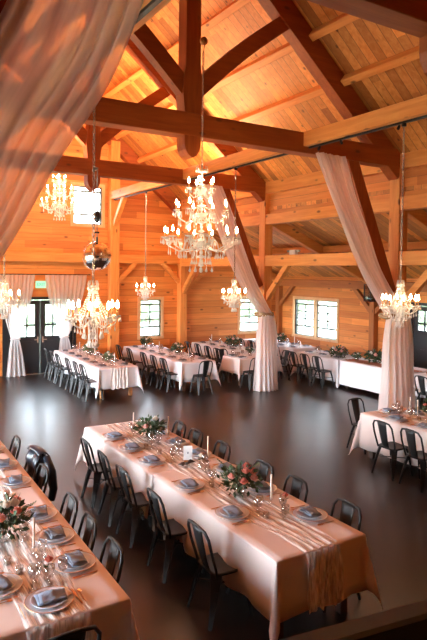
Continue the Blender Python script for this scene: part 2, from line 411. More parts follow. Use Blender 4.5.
# windows
WIN = [0]
def window(axis, at_, a0, a1, z0, z1, outer, units=1, cols=2, rows=3, pane=None):
    WIN[0] += 1
    def bx(b, alo, ahi, zl, zh, t0, t1):
        lo, hi = min(at_+outer*t0, at_+outer*t1), max(at_+outer*t0, at_+outer*t1)
        b.box(*(((alo, lo, zl), (ahi, hi, zh)) if axis == 'Y' else ((lo, alo, zl), (hi, ahi, zh))))
    root = bpy.data.objects.new('window_%d' % WIN[0], None); C.objects.link(root); struct(root)
    b = MB(); t = .10
    bx(b, a0-t, a1+t, z1, z1+t, -.03, .16); bx(b, a0-t, a1+t, z0-t*.8, z0, -.05, .16)
    bx(b, a0-t, a0, z0, z1, -.03, .16); bx(b, a1, a1+t, z0, z1, -.03, .16)
    w = (a1-a0)/units
    for k in range(1, units): bx(b, a0+k*w-.05, a0+k*w+.05, z0, z1, -.03, .16)
    b.build('window_frame', TRIMW, root)
    for k in range(units):
        l, h = a0+k*w+(.05 if k else 0), a0+(k+1)*w-(.05 if k < units-1 else 0)
        s = MB(); f = .035
        bx(s, l, l+f, z0, z1, .05, .09); bx(s, h-f, h, z0, z1, .05, .09)
        bx(s, l, h, z0, z0+f, .05, .09); bx(s, l, h, z1-f, z1, .05, .09)
        H = z1-z0
        # upper sash lowered: top gap, grid, rail low down
        zt, zb = z1-.13*H, z0+.26*H
        for z in (zt, zb): bx(s, l, h, z-.03, z+.03, .05, .09)
        for r in range(1, rows): 
            z = zb+(zt-zb)*r/rows; bx(s, l, h, z-.02, z+.02, .055, .085)
        for c in range(1, cols):
            x = l+(h-l)*c/cols; bx(s, x-.02, x+.02, zb, zt, .055, .085)
        s.build('sash', SASH, root)
        g = MB(); bx(g, l, h, z0, z1, .068, .072); g.build('pane', pane or PANE, root)
for h in GW:
    sq = h[3] > 3
    window('Y', GY, *h, 1, 1, 1 if sq else 2, 2 if sq else 3)
window('X', AX, *RW[0], 1, 2)
for h in RW2: window('X', AX, *h, 1, 2)
for h in LW: window('X', BX, *h, -1, 2, pane=PANEC)

def double_door(n, axis, at_, a0, a1, h, outer):
    root = bpy.data.objects.new('door_%d' % n, None); C.objects.link(root); struct(root)
    def bx(b, alo, ahi, zl, zh, t0, t1):
        lo, hi = min(at_+outer*t0, at_+outer*t1), max(at_+outer*t0, at_+outer*t1)
        b.box(*(((alo, lo, zl), (ahi, hi, zh)) if axis == 'Y' else ((lo, alo, zl), (hi, ahi, zh))))
    f = MB(); bx(f, a0-.09, a0, 0, h+.09, -.03, .16); bx(f, a1, a1+.09, 0, h+.09, -.03, .16); bx(f, a0, a1, h, h+.09, -.03, .16)
    f.build('door_frame', BLACKDOOR, root)
    mid = (a0+a1)/2
    for l, r, hs in ((a0+.005, mid-.004, 1), (mid+.004, a1-.005, -1)):
        b = MB(); s = .15; gz0, gz1 = (1.13 if axis == 'Y' else 1.52), h-.14
        bx(b, l, r, .02, gz0, .03, .075); bx(b, l, r, gz1, h-.01, .03, .075)
        bx(b, l, l+s, gz0, gz1, .03, .075); bx(b, r-s, r, gz0, gz1, .03, .075)
        bx(b, l+.12, r-.12, .2, .98, .02, .03)
        leaf = b.build('door_leaf', BLACKDOOR, root)
        m = MB(); 
        for c in (1, 2):
            x = l+s+(r-l-2*s)*c/3; bx(m, x-.02, x+.02, gz0, gz1, .035, .07)
        z = gz0+(gz1-gz0)*.36; bx(m, l+s, r-s, z-.025, z+.025, .036, .069)
        m.build('muntin', BLACKDOOR, leaf)
        g = MB(); bx(g, l+s, r-s, gz0, gz1, .05, .054); g.build('pane', PANE, leaf)
        hx = r-.07 if hs > 0 else l+.07
        k = MB(); bx(k, hx-.02, hx+.02, .94, 1.12, .0, .03); bx(k, hx-.01 if hs < 0 else hx-.11, hx+.11 if hs < 0 else hx+.01, 1.02, 1.045, -.03, 0)
        k.build('door_handle', SILVERED, leaf)
    sl = MB(); bx(sl, a0, a1, 0, .02, -.01, .16); sl.build('threshold', SILVERED, root)
double_door(1, 'Y', GY, DOOR[0], DOOR[1], 2.22, 1)
double_door(2, 'X', AX, RDOOR[0], RDOOR[1], 2.22, 1)

# outdoors
og = tag(MB().box((-60,-40,-.4), (80,90,-.15)).build('lawn', OUTG), 'sunlit green ground outside the windows', 'ground', kind='structure')
def hedge(label, x0, y0, x1, y1, h):
    t = thing('hedge', label, 'hedge', (0,0,-.15)); rr = random.Random(int(x0+y1)); b = MB(); A = Vector((x0,y0,0)); B = Vector((x1,y1,0)); L = (B-A).length; nn = (B-A).cross(Vector((0,0,1))).normalized()
    def top(u): return h*(.80+.12*math.sin(u*L*.55)+.08*math.sin(u*L*1.7+1))
    for sd in (-1, 1):
        b.grid(lambda u, v: A.lerp(B, u) + nn*sd*(1.2*math.sin(PI*min(v+.12,1))+.25*math.sin(u*L*2.1+v*7)) + Vector((0,0,top(u)*v)), int(L*1.2), 10)
    for k in range(int(L*26)):
        u = rr.random(); v = rr.random()**.7; p = A.lerp(B, u)+nn*rr.choice((-1,1))*(1.2*math.sin(PI*min(v+.12,1))+.3)+Vector((0,0,top(u)*v*1.04))
        q = Vector((rr.gauss(0,1), rr.gauss(0,1), rr.gauss(0,1))).normalized(); a = q.orthogonal().normalized()*.35; c = q.cross(a); b.add([p-a,p-c*.7,p+a,p+c*.7], [(0,1,2,3)])
    b.build('foliage', HEDGE, t)
    m = MB()
    for k in range(int(L/3)):
        p = A.lerp(B, (k+.5)/int(L/3)); m.tube([p, p+Vector((0,0,h*.6))], .15, 6)
    m.build('trunks', LEGW, t)['kind'] = 'stuff'
hedge('tall green hedge outside the gable doors and windows', -14, 33, 30, 36, 4.6)
hedge('tall green hedge outside the right double window', 29, -2, 32, 30, 4.2)

# exit sign
ex = thing('exit_sign', 'small green EXIT sign on the wood wall above black doors', 'sign', (4.62, GY-.03, 2.68))
MB().box((-.15,-.03,-.105), (.15,.03,.105)).build('sign_body', EXITG, ex, bevel=.01)
def text(s, size, m, parent, loc, rot, name='lettering'):
    cu = bpy.data.curves.new(name, 'FONT'); cu.body = s; cu.size = size; cu.align_x = 'CENTER'; cu.align_y = 'CENTER'; cu.extrude = .002
    o = bpy.data.objects.new(name, cu); C.objects.link(o); cu.materials.append(m); 
    dg = bpy.context.evaluated_depsgraph_get(); me = bpy.data.meshes.new_from_object(o.evaluated_get(dg)); bpy.data.objects.remove(o)
    o = bpy.data.objects.new(name, me); C.objects.link(o); o.parent = parent; o.location = loc; o.rotation_euler = rot
    if not me.materials: me.materials.append(m)
    return o
text('EXIT', .12, EXITR, ex, (0,-.034,0), (PI/2,0,0))

# ------------------------------------------------------------------ drapes
def curve(pts, t):
    """piecewise Catmull-Rom through pts (param, x, z)"""
    n = len(pts)-1; f = t*n; i = min(int(f), n-1); f -= i
    P = [Vector(pts[max(0,min(n,k))]) for k in (i-1,i,i+1,i+2)]
    return .5*((2*P[1]) + (-P[0]+P[2])*f + (2*P[0]-5*P[1]+4*P[2]-P[3])*f*f + (-P[0]+3*P[1]-3*P[2]+P[3])*f**3)
def swag(label, y, free, brace, low, mirror=False, m=None, depth=.06, yo=0, folds=7, seed=0):
    """sheer panel from the tie beam down along the brace, tied to the post, then down to the floor"""
    root = thing('tied_drape', label, 'drape', (0,0,0), 0, 'sheer drapes tied to the posts')
    mm = (lambda x: 2*RX-x) if mirror else (lambda x: x)
    rr = random.Random(seed); ph = [rr.uniform(0,6) for _ in range(4)]
    nv = 60; nu = 44
    def fn(u, v):
        a = curve(free, v); b = curve(brace, v); p = a.lerp(b, u)
        w = (b-a).length
        amp = depth*(.6+.6*math.sin(u*5+ph[0]))
        yy = y + amp*math.sin(u*folds*2*PI + ph[1] + .8*math.sin(v*3+ph[2])) + .02*math.sin(v*9+u*23)
        return (mm(p.x), yy, p.y)
    uv(MB().grid(fn, nu, nv).build('drape_panel', m or DRAPEB, root, True), nu, nv, seed)
    tz = (free[-1][1]+brace[-1][1])/2; x0, x1 = free[-1][0], brace[-1][0]
    def fn2(u, v):
        s = v**.8; a = x0 + (low[0]-x0)*s; b = x1 + (low[1]-x1)*s; x = a+(b-a)*u
        bulge = .10*math.sin(PI*min(1, v*2.2))*(.5-u)*.6
        yy = y - .04 + (.05+.05*v)*math.sin(u*6.5*2*PI+ph[3]+.5*math.sin(v*4)) - .10*math.sin(PI*u)*(.6+v)
        return (mm(x-bulge), yy, tz + (.01-tz)*v)
    uv(MB().grid(fn2, 52, 26).build('drape_fall', DRAPEF, root, True), 52, 26, seed+.5)
    cx, hw = (x0+x1)/2, abs(x1-x0)/2
    b = MB()
    b.tube([(mm(cx)+(hw+.03)*math.cos(t), y+.09+(.21)*math.sin(t), tz+.02*math.sin(3*t)) for t in [2*PI*i/20 for i in range(21)]], .035, 6)
    b.tube([(mm(cx)+(hw+.035)*math.cos(t), y+.09+(.215)*math.sin(t), tz+.035+.02*math.sin(2*t+1)) for t in [2*PI*i/20 for i in range(21)]], .022, 6)
    b.build('tieback', TWINE, root, True)
F1 = [(6.95,5.26),(7.375,4.42),(7.763,3.73),(8.206,3.07),(8.83,2.27)]
B1 = [(7.62,5.26),(7.90,4.60),(8.26,3.95),(8.62,3.18),(9.40,2.27)]
swag('sheer pink drape tied to the post behind the right-hand table', 7.93, F1, B1, (8.66, 9.62), seed=1)
F2 = [(7.05,5.26),(7.55,4.35),(7.95,3.45),(8.40,2.70),(8.96,2.0)]
B2 = [(7.75,5.26),(8.15,4.45),(8.50,3.65),(8.85,2.85),(9.40,2.0)]
swag('sheer pink drape tied to the post between the white tables', 12.36, F2, B2, (8.80, 9.56), seed=2)
F0 = [(7.32,5.26),(7.66,4.30),(8.0,3.72),(8.28,3.20),(8.85,2.27)]
B0 = [(8.10,5.26),(8.26,4.60),(8.55,3.95),(8.80,3.18),(9.45,2.27)]
swag('large sheer drape sweeping across the upper left corner', 3.24, F0, B0, (8.7, 9.7), mirror=True, m=DRAPE, folds=8, seed=3)

# door curtains
def curtain(label, xt0, xt1, xg0, xg1, xb0, xb1, seed):
    root = thing('door_curtain', label, 'curtain', (0,0,0), 0, 'sheer curtains tied back at the black doors')
    y = GY-.18; rr = random.Random(seed); ph = rr.uniform(0,6)
    def fn(u, v):
        z = 2.97 + (1.10-2.97)*v; s = v**1.5
        a = xt0+(xg0-xt0)*s; b = xt1+(xg1-xt1)*s
        return (a+(b-a)*u, y+.035*math.sin(u*9*2*PI+ph), z)
    MB().grid(fn, 60, 20).build('curtain_panel', CURTAIN, root, True)
    def fn2(u, v):
        z = 1.10-1.09*v; s = v**.7
        a = xg0+(xb0-xg0)*s; b = xg1+(xb1-xg1)*s
        return (a+(b-a)*u, y-.03*v+.05*math.sin(u*4*2*PI+ph), z)
    MB().grid(fn2, 40, 14).build('curtain_fall', CURTAIN, root, True)
    MB().tube([((xg0+xg1)/2+(xg1-xg0)*.62*math.cos(t), y+.07*math.sin(t), 1.10) for t in [2*PI*i/12 for i in range(13)]], .02, 5).build('tieback', CURTAIN, root, True)
curtain('white sheer curtain left of the exit sign, tied low at the doors', 3.35, 4.42, 3.74, 3.96, 3.60, 4.16, 1)
curtain('white sheer curtain right of the exit sign behind the first white table', 4.70, 5.98, 5.18, 5.40, 5.05, 5.60, 2)
cr = MB().tube([(3.2,GY-.18,2.98),(6.1,GY-.18,2.98)], .015, 8); cr.box((3.3,GY-.18,2.97),(3.33,GY,2.99)); cr.box((6.0,GY-.18,2.97),(6.03,GY,2.99))
tag(cr.build('curtain_rod', BLACK), 'thin curtain rod above the black doors holding both curtains', 'curtain rod')

# ------------------------------------------------------------------ chandeliers
def crystal_drop(b, p, r, l):
    b.lathe([(.0008,0),(r*.25,-l*.12),(r*.3,-l*.3),(r,-l*.75),(r*.6,-l*.93),(.0008,-l)], 5, p)
def chain(b, z0, z1, ll=.06, th=.0065, r=.014):
    n = max(2, int((z0-z1)/(ll*.8)))
    for i in range(n):
        z = z0 + (z1-z0)*(i+.5)/n; pts = []
        for k in range(7):
            t = 2*PI*k/6; a = r*math.cos(t); h = ll/2*math.sin(t)
            pts.append((a if i%2 else 0, 0 if i%2 else a, z+h))
        b.tube(pts, th, 4, False)
def chandelier(label, loc, tiers, top, bottom, chain_z, crown_r, group, rot=0, strands=True, ring=False):
    """tiers: list of (n arms, radius, z of cup, s scale); loc z = 0 reference"""
    root = thing('chandelier', label, 'chandelier', loc, rot, group)
    st = MB(); H = top-bottom
    prof = [(.0008,bottom),(.018,bottom+.01),(.03,bottom+.03),(.012,bottom+.06)]
    z = bottom+.06
    k = 0
    while z < top-.10:
        r = (.035, .018, .055, .022)[k % 4] * (1+.5*(len(tiers) > 1)); prof += [(.012, z), (r, z+.03), (.012, z+.06)]; z += .065; k += 1
    prof += [(.01, top-.03), (.0008, top)]
    st.lathe(prof, 8).build('stem', CRYSTAL, root, True)
    cb = MB(); crown = cb
    for k in range(8):
        t = 2*PI*k/8; c, s = math.cos(t), math.sin(t)
        crown.tube([(0,0,top-.08),(c*crown_r*.6,s*crown_r*.6,top-.09),(c*crown_r,s*crown_r,top-.045),(c*crown_r*.8,s*crown_r*.8,top+.0)], .006, 4)
        crystal_drop(crown, (c*crown_r, s*crown_r, top-.05), .012, .05)
    crown.lathe([(.02,top-.09),(crown_r*.7,top-.06),(crown_r*.75,top-.05),(.02,top-.075)], 10)
    crown.build('crown', CRYSTAL, root, True)
    ch = MB(); chain(ch, chain_z, top-.02); ch.build('chain', SILVERED, root, True)
    if ring:
        q = MB(); q.tube([(0,.02,chain_z+.16),(0,-.03,chain_z+.16)], .06, 12)
        q.tube([(.035*math.cos(t), -.045, chain_z+.16+.035*math.sin(t)) for t in [2*PI*i/10 for i in range(11)]], .008, 5, False)
        q.tube([(0,-.045,chain_z+.13),(0,0,chain_z)], .006, 4); q.build('hanging_ring', GOLD, root, True)
    for ti, (n, rad, zc, sc) in enumerate(tiers):
        arm_me = None
        for k in range(n):
            t = 2*PI*(k+.5*(ti % 2))/n
            if arm_me is None:
                b = MB(); c = .055*sc
                b.tube([(.02,0,zc-.03*sc),(rad*.30,0,zc-.13*sc),(rad*.62,0,zc-.16*sc),(rad*.9,0,zc-.10*sc),(rad,0,zc-.01)], .009*sc**.5, 5)
                b.tube([(.02,0,zc+.06*sc),(rad*.25,0,zc+.05*sc),(rad*.45,0,zc-.05*sc),(rad*.5,0,zc-.14*sc)], .006*sc**.5, 4)
                b.lathe([(.006,-.012),(c*.7,-.004),(c,.012),(c*.6,.004),(.012,.006)], 8, (rad,0,zc))
                arm_me = b.mesh('arm', CRYSTAL, True)
                cd = MB().tube([(rad,0,zc+.005),(rad,0,zc+.085)], .0105, 6).mesh('candle_sleeve', GOLD, True)
                bl = MB().lathe([(.0008,0),(.014,.008),(.019,.03),(.014,.055),(.0008,.088)], 6, (rad,0,zc+.085)).mesh('bulb', BULB, True)
                dm = MB()
                for j in range(6):
                    a = 2*PI*j/6; crystal_drop(dm, (rad+c*.9*math.cos(a), c*.9*math.sin(a), zc), .0105*sc**.5, .075*sc)
                crystal_drop(dm, (rad*.62,0,zc-.165*sc), .014, .085*sc)
                crystal_drop(dm, (rad*.9,0,zc-.11*sc), .012, .10*sc)
                if strands:                                        # bead strands from crown to arm
                    for j in range(15):
                        f = j/14; x = crown_r*.7 + (rad*.72-crown_r*.7)*f**1.5; zz = (top-.09) + (zc-.03-(top-.09))*f
                        dm.ball((x,0,zz), .0105, 5, 3)
                dm = dm.mesh('crystal_drops', CRYSTAL, False)
            def mk(nm, me, par, rz):
                o = bpy.data.objects.new(nm, me); C.objects.link(o); o.parent = par; o.rotation_euler = (0,0,rz); return o
            a = mk('arm', arm_me, root, t)
            mk('candle_sleeve', cd, a, 0); mk('bulb', bl, a, 0); mk('crystal_drops', dm, a, 0)
    dd = MB()
    for k in range(10):
        t = 2*PI*k/10; r = (.10 if len(tiers) == 1 else .30)
        for q, rr_ in ((0, r), (1, r*.5)):
            z0 = tiers[0][2]-.12*(1 if len(tiers) == 1 else 1.6)-.03*q; 
            dd.tube([(rr_*math.cos(t+q), rr_*math.sin(t+q), z0+.1), (rr_*math.cos(t+q), rr_*math.sin(t+q), z0-.04-.06*q)], .003, 3)
            crystal_drop(dd, (rr_*math.cos(t+q), rr_*math.sin(t+q), z0-.04-.06*q), .02, .08)
    dd.ball((0,0,bottom), .028, 8, 6)
    if len(tiers) > 1:
        for zc, r in ((tiers[0][2]-.10, .16), (tiers[1][2]-.06, .11), (tiers[2][2]-.04, .08)):
            dd.lathe([(.02,zc-.05),(r*.6,zc-.04),(r,zc+.03),(r*.85,zc+.03),(.02,zc-.02)], 14)
        for k in range(6):
            t = 2*PI*k/6+.3; dd.tube([(.12*math.cos(t),.12*math.sin(t),bottom+.3),(.17*math.cos(t),.17*math.sin(t),bottom+.07)], .003, 3)
            crystal_drop(dd, (.17*math.cos(t),.17*math.sin(t),bottom+.07), .022, .09)
    dd.build('pendant_drops', CRYSTAL, root, False)
    return root
BIG = [(12,.56,3.62-3,1.25),(8,.40,4.03-3,1.1),(5,.20,4.38-3,.9)]
bigp = chandelier('largest three-tier crystal chandelier hanging in front of the near truss', (RX, 7.72, 3.0), BIG, 1.72, .12, 3.45, .09, 'large tiered crystal chandeliers', .2, False, True)
bg2 = chandelier('tiered crystal chandelier high up by the square window', (RX+.02, 15.2, 4.34), BIG, 1.72, .12, 5.70, .09, 'large tiered crystal chandeliers', .5, False)
bg2.scale = (.82,.82,.82)
SM = [(8,.255,.32,.75)]
smp = chandelier('small crystal chandelier hanging in front of the right draped post', (6.85, 5.9, 2.32), SM, .70, .10, 3.0, .055, 'small crystal chandeliers', .1)
dup(smp, (2.11, 5.9, 2.30), .3, 'small crystal chandelier below the mirror ball, nearest on the left')
dup(smp, (2.11, 10.3, 2.27), .2, 'small crystal chandelier at the left edge before the doors')
dup(smp, (6.85, 10.37, 2.27), .5, 'small crystal chandelier hanging beside the middle draped post')
dup(smp, (6.85, 14.9, 2.27), .0, 'small crystal chandelier in front of the single gable window')
# lighting tracks
for x, w in ((6.85, 'right'), (2.11, 'left')):
    for y0, y1, lb in ((3.62, 8.0, 'near the viewer'), (8.35, 12.45, 'between the two trusses'), (12.85, 17.3, 'next to the gable wall')):
        b = MB().box((x-.025,y0,5.325),(x+.025,y1,5.355))
        for hy in (5.9, 10.37, 14.9):
            if y0 < hy < y1: b.tube([(x,hy,5.33),(x,hy,5.28)], .035, 8)
        tag(b.build('lighting_track', BLACK), 'black lighting track under the %s long beam, %s' % (w, lb), 'lighting track', 'lighting tracks under the long beams')

# mirror ball
mb = thing('mirror_ball', 'silver mirror ball hanging from the far truss on a chain', 'mirror ball', (RX, 12.30, 3.43))
MB().ball((0,0,0), .32, 32, 20).build('ball', MIRROR, mb)
b = MB(); chain(b, 1.95, .42); b.build('chain', METALL, mb)
MB().tube([(0,0,.28),(0,0,.42)], .03, 8).build('cap', METALL, mb)
MB().lathe([(.01,1.0),(.06,.97),(.07,.86),(.05,.76),(.01,.72)], 10).build('motor', BLACK, mb)
MB().tube([(0,0,.50),(0,0,.54)], .055, 8).build('swivel', BLACK, mb)
MB().tube([(0,.2,1.93),(0,0,1.93)], .03, 6).build('bracket', METALL, mb)

# ------------------------------------------------------------------ furniture
def make_chair():
    t = thing('metal_chair', 'placeholder label for metal chair', 'chair')
    b = MB(); n = 24
    def se(a, rx, ry, z, e=.45):
        c, s = math.cos(a), math.sin(a); return (math.copysign(abs(c)**e, c)*rx, math.copysign(abs(s)**e, s)*ry, z)
    rings = [(.175,.175,.425),(.182,.182,.44),(.178,.178,.452),(.16,.16,.446),(.05,.05,.438)]
    for rx, ry, z in rings: b.v += [se(2*PI*k/n, rx, ry, z) for k in range(n)]
    for i in range(len(rings)-1): b.f += [(i*n+k, i*n+(k+1)%n, (i+1)*n+(k+1)%n, (i+1)*n+k) for k in range(n)]
    b.f += [tuple(range((len(rings)-1)*n, len(rings)*n)), tuple(range(n))[::-1]]
    b.build('seat', METAL, t, True)
    P = [(-.165,-.15,.42),(-.18,-.17,.50),(-.19,-.22,.66),(-.185,-.25,.78),(-.145,-.268,.84),(-.06,-.276,.855),(.06,-.276,.855),(.145,-.268,.84),(.185,-.25,.78),(.19,-.22,.66),(.18,-.17,.50),(.165,-.15,.42)]
    MB().tube(P, .014, 7).build('back_frame', METAL, t, True)
    def sp(u, v):
        w = .060+.028*v; x = (u-.5)*2*w; z = .435+.41*v; y = -.155-.115*v**.8-.012*math.cos((u-.5)*PI)
        return (x, y, z)
    MB().grid(sp, 4, 8).build('backrest', METAL, t, True, solid=.006)
    for sx in (-1,1):
        for sy in (-1,1):
            l = MB(); T = Vector((sx*.135, sy*.135, .43)); K = Vector((sx*.165, sy*.165, .30)); Fp = Vector((sx*.205, sy*(.205 if sy > 0 else .235), 0))
            o = Vector((sx, sy, 0)).normalized(); l.bar(T, K, .10, .035, o, .075, .035); l.bar(K, Fp, .075, .035, o, .030, .022)
            l.build('leg', METAL, t)
    s = MB(); s.bar((-.17,-.17,.27),(.17,.17,.27), .02, .008); s.bar((-.17,.17,.262),(.17,-.17,.262), .02, .008)
    s.build('stretcher', METAL, t); return t
chair = Proto(make_chair)
def chairs(name, spots, group):
    """spots: (x, y, rotation, label words)"""
    for x, y, rz, lb in spots: chair((x, y, 0), rz, lb, 'chair', group)
ORD = ['nearest','second','third','fourth','fifth','sixth','seventh','eighth']
def side_chairs(x, ys, face, desc, group):
    ys = sorted(ys)
    for i, y in enumerate(ys):
        chair((x, y, 0), {'+X': -PI/2, '-X': PI/2, '+Y': 0, '-Y': PI}[face] + R.uniform(-.04,.04), 'dark metal chair, %s %s' % (ORD[i], desc), 'chair', group)

def make_table(label, x0, x1, y0, y1, m, top=.735, group='banquet tables'):
    t = thing('banquet_table', label, 'table', ((x0+x1)/2, (y0+y1)/2, 0), 0, group)
    hx, hy = (x1-x0)/2-.01, (y1-y0)/2-.01
    MB().box((-hx,-hy,top-.035), (hx,hy,top)).build('tabletop', TABW, t)
    for sx in (-1,1):
        for sy in (-1,1): MB().box((sx*(hx-.12)-.04, sy*(hy-.14)-.04, 0), (sx*(hx-.12)+.04, sy*(hy-.14)+.04, top-.035)).build('leg', m, t)
    MB().box((-hx+.08,-hy+.10,top-.13), (hx-.08,hy-.10,top-.036)).build('apron', m, t)
    return t
def make_cloth(label, x0, x1, y0, y1, d, m, z=.742, seed=0, ends=(1,1), dx=None, group='white tablecloths'):
    W, L = x1-x0, y1-y0; rr = random.Random(seed); p = [rr.uniform(0,6) for _ in range(6)]
    dl, dr = dx if dx else (d, d); d0, d1 = (d if ends[0] else 0), (d if ends[1] else 0)
    def axis(lo, L_, hi, st):
        a = []
        if lo: a += [-lo*q for q in (1,.8,.6,.4,.2,.05,.012)]
        n = max(4, int(L_/st)); a += [L_*k/n for k in range(n+1)]
        if hi: a += [L_+hi*q for q in (.012,.05,.2,.4,.6,.8,1)]
        return a
    us, vs = axis(dl, W, dr, .09), axis(d0, L, d1, .055)
    def wave(s, q): return .55*math.sin(s*9.5+p[q]) + .35*math.sin(s*17+p[q+1]) + .25*math.sin(s*4.1+p[q+2])
    def fn(u, v):
        cu, cv = min(max(u,0),W), min(max(v,0),L); a = abs(u-cu); b = abs(v-cv); sx = -1 if u < 0 else 1; sy = -1 if v < 0 else 1
        if a == 0 and b == 0: return (x0+cu, y0+cv, z + .0012*math.sin(u*7+v*5+p[0]))
        if b == 0:
            env = min(1, cv/.25+.0 if ends[0] else 1, (L-cv)/.25 if ends[1] else 1)
            o = min(a,.006) + a*.07 + a/d*.04*wave(v, 0)*env; return (x0+cu+sx*o, y0+cv, z-a*.985)
        if a == 0:
            env = min(1, cu/.25, (W-cu)/.25); o = min(b,.006) + b*.07 + b/d*.04*wave(u, 2)*env; return (x0+cu, y0+cv+sy*o, z-b*.985)
        r = math.hypot(a,b); ph = math.atan2(b,a); k = .07+.17*math.sin(2*ph); o = min(r,.006)+r*k
        return (x0+cu+sx*o*math.cos(ph), y0+cv+sy*o*math.sin(ph), max(.012, z-r*math.sqrt(max(0,1-k*k))*.99))
    b = MB(); nu, nv = len(us)-1, len(vs)-1
    b.add([fn(u,v) for u in us for v in vs], [(i*(nv+1)+j, (i+1)*(nv+1)+j, (i+1)*(nv+1)+j+1, i*(nv+1)+j+1) for i in range(nu) for j in range(nv)])
    return tag(b.build('tablecloth', m, None, True, solid=.003), label, 'tablecloth', group)
def make_runner(label, xc, w, y0, y1, drop, z=.747, seed=0, far=0):
    rr = random.Random(seed); p = [rr.uniform(0,6) for _ in range(6)]
    root = thing('gauze_runner', label, 'table runner', (0,0,0), 0, 'gauze table runners')
    def top(u, v):
        y = y0 + (y1-y0)*v; c = xc+.035*math.sin(y*2.1+p[0])*min(1,(y-y0)*2); ww = w*(1+.14*math.sin(y*3.3+p[1]))
        x = c + (u-.5)*ww + .012*math.sin(y*8+u*9); return (x, y, z+.006+.006*math.sin(u*34+1.8*math.sin(y*1.9+p[2]))+.003*math.sin(y*11+u*20))
    MB().grid(top, 48, int((y1-y0)*14)).build('runner_top', GAUZE, root, True)
    def fall(u, v):
        a = drop*v; t = top(u, 0); s = .03+a*.13
        return (t[0]+(u-.5)*.05*v+.012*math.sin(v*7+u*11), y0-s-.012*math.sin(u*34+v*2), t[2]-a*(1+.03*math.sin(u*20)))
    MB().grid(fall, 48, 18).build('runner_fall', GAUZEZ, root, True)

# place settings
def m_plate():
    o = MB().lathe([(.0008,.010),(.095,.010),(.10,.013),(.168,.022),(.173,.024),(.170,.019),(.10,.004),(.085,.0),(.0008,.0)], 28).build('charger_plate', PLATE, None, True)
    MB().tube([(.171*math.cos(t), .171*math.sin(t), .024) for t in [2*PI*i/28 for i in range(29)]], .0028, 4, False).build('gold_rim', GOLD, o, True)['label'] = 'brass coloured rim'
    return o
def m_dinner():
    return MB().lathe([(.0008,.008),(.085,.008),(.09,.011),(.126,.022),(.130,.023),(.126,.017),(.09,.003),(.075,0),(.0008,0)], 28).build('dinner_plate', PLATE, None, True)
def napkin_mesh(m, w=.13, l=.20, seed=0):
    rr = random.Random(seed); b = MB()
    for k, (dx, dy, rz_, sc) in enumerate(((0,0,0,1.0),(.012,.006,.09,.97),(-.006,-.008,-.05,.93))):
        z = .004+k*.008; c, s = math.cos(rz_), math.sin(rz_)
        def f(u, v, top):
            x = (u-.5)*w*sc+dx; y = (v-.5)*l*sc+dy; h = z + (.0065 if top else 0) + .006*math.sin(u*5+v*3+k+seed) + .010*math.exp(-((v-.5)/.12)**2)*(k+1)/3
            return (c*x-s*y, s*x+c*y, h)
        n0 = len(b.v); g = 8
        b.grid(lambda u, v: f(u,v,True), g, g); b.grid(lambda u, v: f(u,v,False), g, g)
        m0, m1 = n0, n0+(g+1)**2
        idx = lambda i, j: i*(g+1)+j
        per = [(i,0) for i in range(g)]+[(g,j) for j in range(g)]+[(i,g) for i in range(g,0,-1)]+[(0,j) for j in range(g,0,-1)]
        for q in range(len(per)):
            a_, c_ = idx(*per[q]), idx(*per[(q+1)%len(per)]); b.f.append((m0+a_, m1+a_, m1+c_, m0+c_))
    return b
def m_napkin(): return napkin_mesh(NAVY).build('folded_napkin', NAVY, None, True)
def m_napkin_back(): return napkin_mesh(NAVY2).build('folded_napkin', NAVY2, None, True)
def m_fork():
    o = MB().tube([(0,-.10,.005),(0,.02,.008),(0,.04,.006)], [.005,.0035,.004], 6).build('fork', GOLD, None, True)
    b = MB().box((-.011,.038,.003),(.011,.062,.007))
    for k in range(4): b.box((-.011+k*.0062,.062,.004),(-.011+k*.0062+.0034,.098,.0075))
    b.build('tines', GOLD, o); return o
def m_knife():
    o = MB().tube([(0,-.11,.005),(0,-.01,.006)], [.006,.0045], 6).build('knife', GOLD, None, True)
    MB().add([(-.006,-.01,.004),(.006,-.01,.004),(.010,.08,.004),(.002,.115,.004),(-.006,.10,.004),(-.006,-.01,.007),(.006,-.01,.007),(.010,.08,.006),(.002,.115,.006),(-.006,.10,.006)],
        [(0,1,2,3,4),(9,8,7,6,5),(0,5,6,1),(1,6,7,2),(2,7,8,3),(3,8,9,4),(4,9,5,0)]).build('blade', GOLD, o); return o
def m_spoon():
    o = MB().tube([(0,-.10,.005),(0,.03,.008)], [.005,.0035], 6).build('spoon', GOLD, None, True)
    b = MB(); b.lathe([(.0008,.002),(.011,.004),(.0165,.0085),(.0155,.0085),(.010,.0055),(.0008,.004)], 12)
    b.v = [(x, y*1.5+.052, z) for x, y, z in b.v]; b.build('bowl', GOLD, o, True); return o
def m_wine():
    o = MB().lathe([(.033,0),(.034,.003),(.006,.007),(.0045,.02),(.0045,.085),(.012,.095)], 14).build('wine_glass', GLASSW, None, True)
    MB().lathe([(.008,.092),(.028,.105),(.038,.13),(.038,.155),(.031,.195),(.0295,.195),(.036,.155),(.036,.13),(.026,.108),(.006,.096)], 14).build('bowl', GLASSW, o, True); return o
def m_goblet():
    o = MB().lathe([(.030,0),(.031,.004),(.009,.012),(.008,.04),(.014,.05)], 12).build('water_goblet', GLASSW, None, True)
    MB().lathe([(.010,.048),(.034,.062),(.041,.09),(.040,.135),(.038,.135),(.038,.09),(.031,.066),(.008,.053)], 12).build('bowl', GLASSW, o, True); return o
P_ = {'charger': Proto(m_plate), 'dinner': Proto(m_dinner), 'napkin': Proto(m_napkin), 'napkinb': Proto(m_napkin_back), 'fork': Proto(m_fork), 'knife': Proto(m_knife), 'spoon': Proto(m_spoon), 'wine': Proto(m_wine), 'goblet': Proto(m_goblet)}
ZT = .748
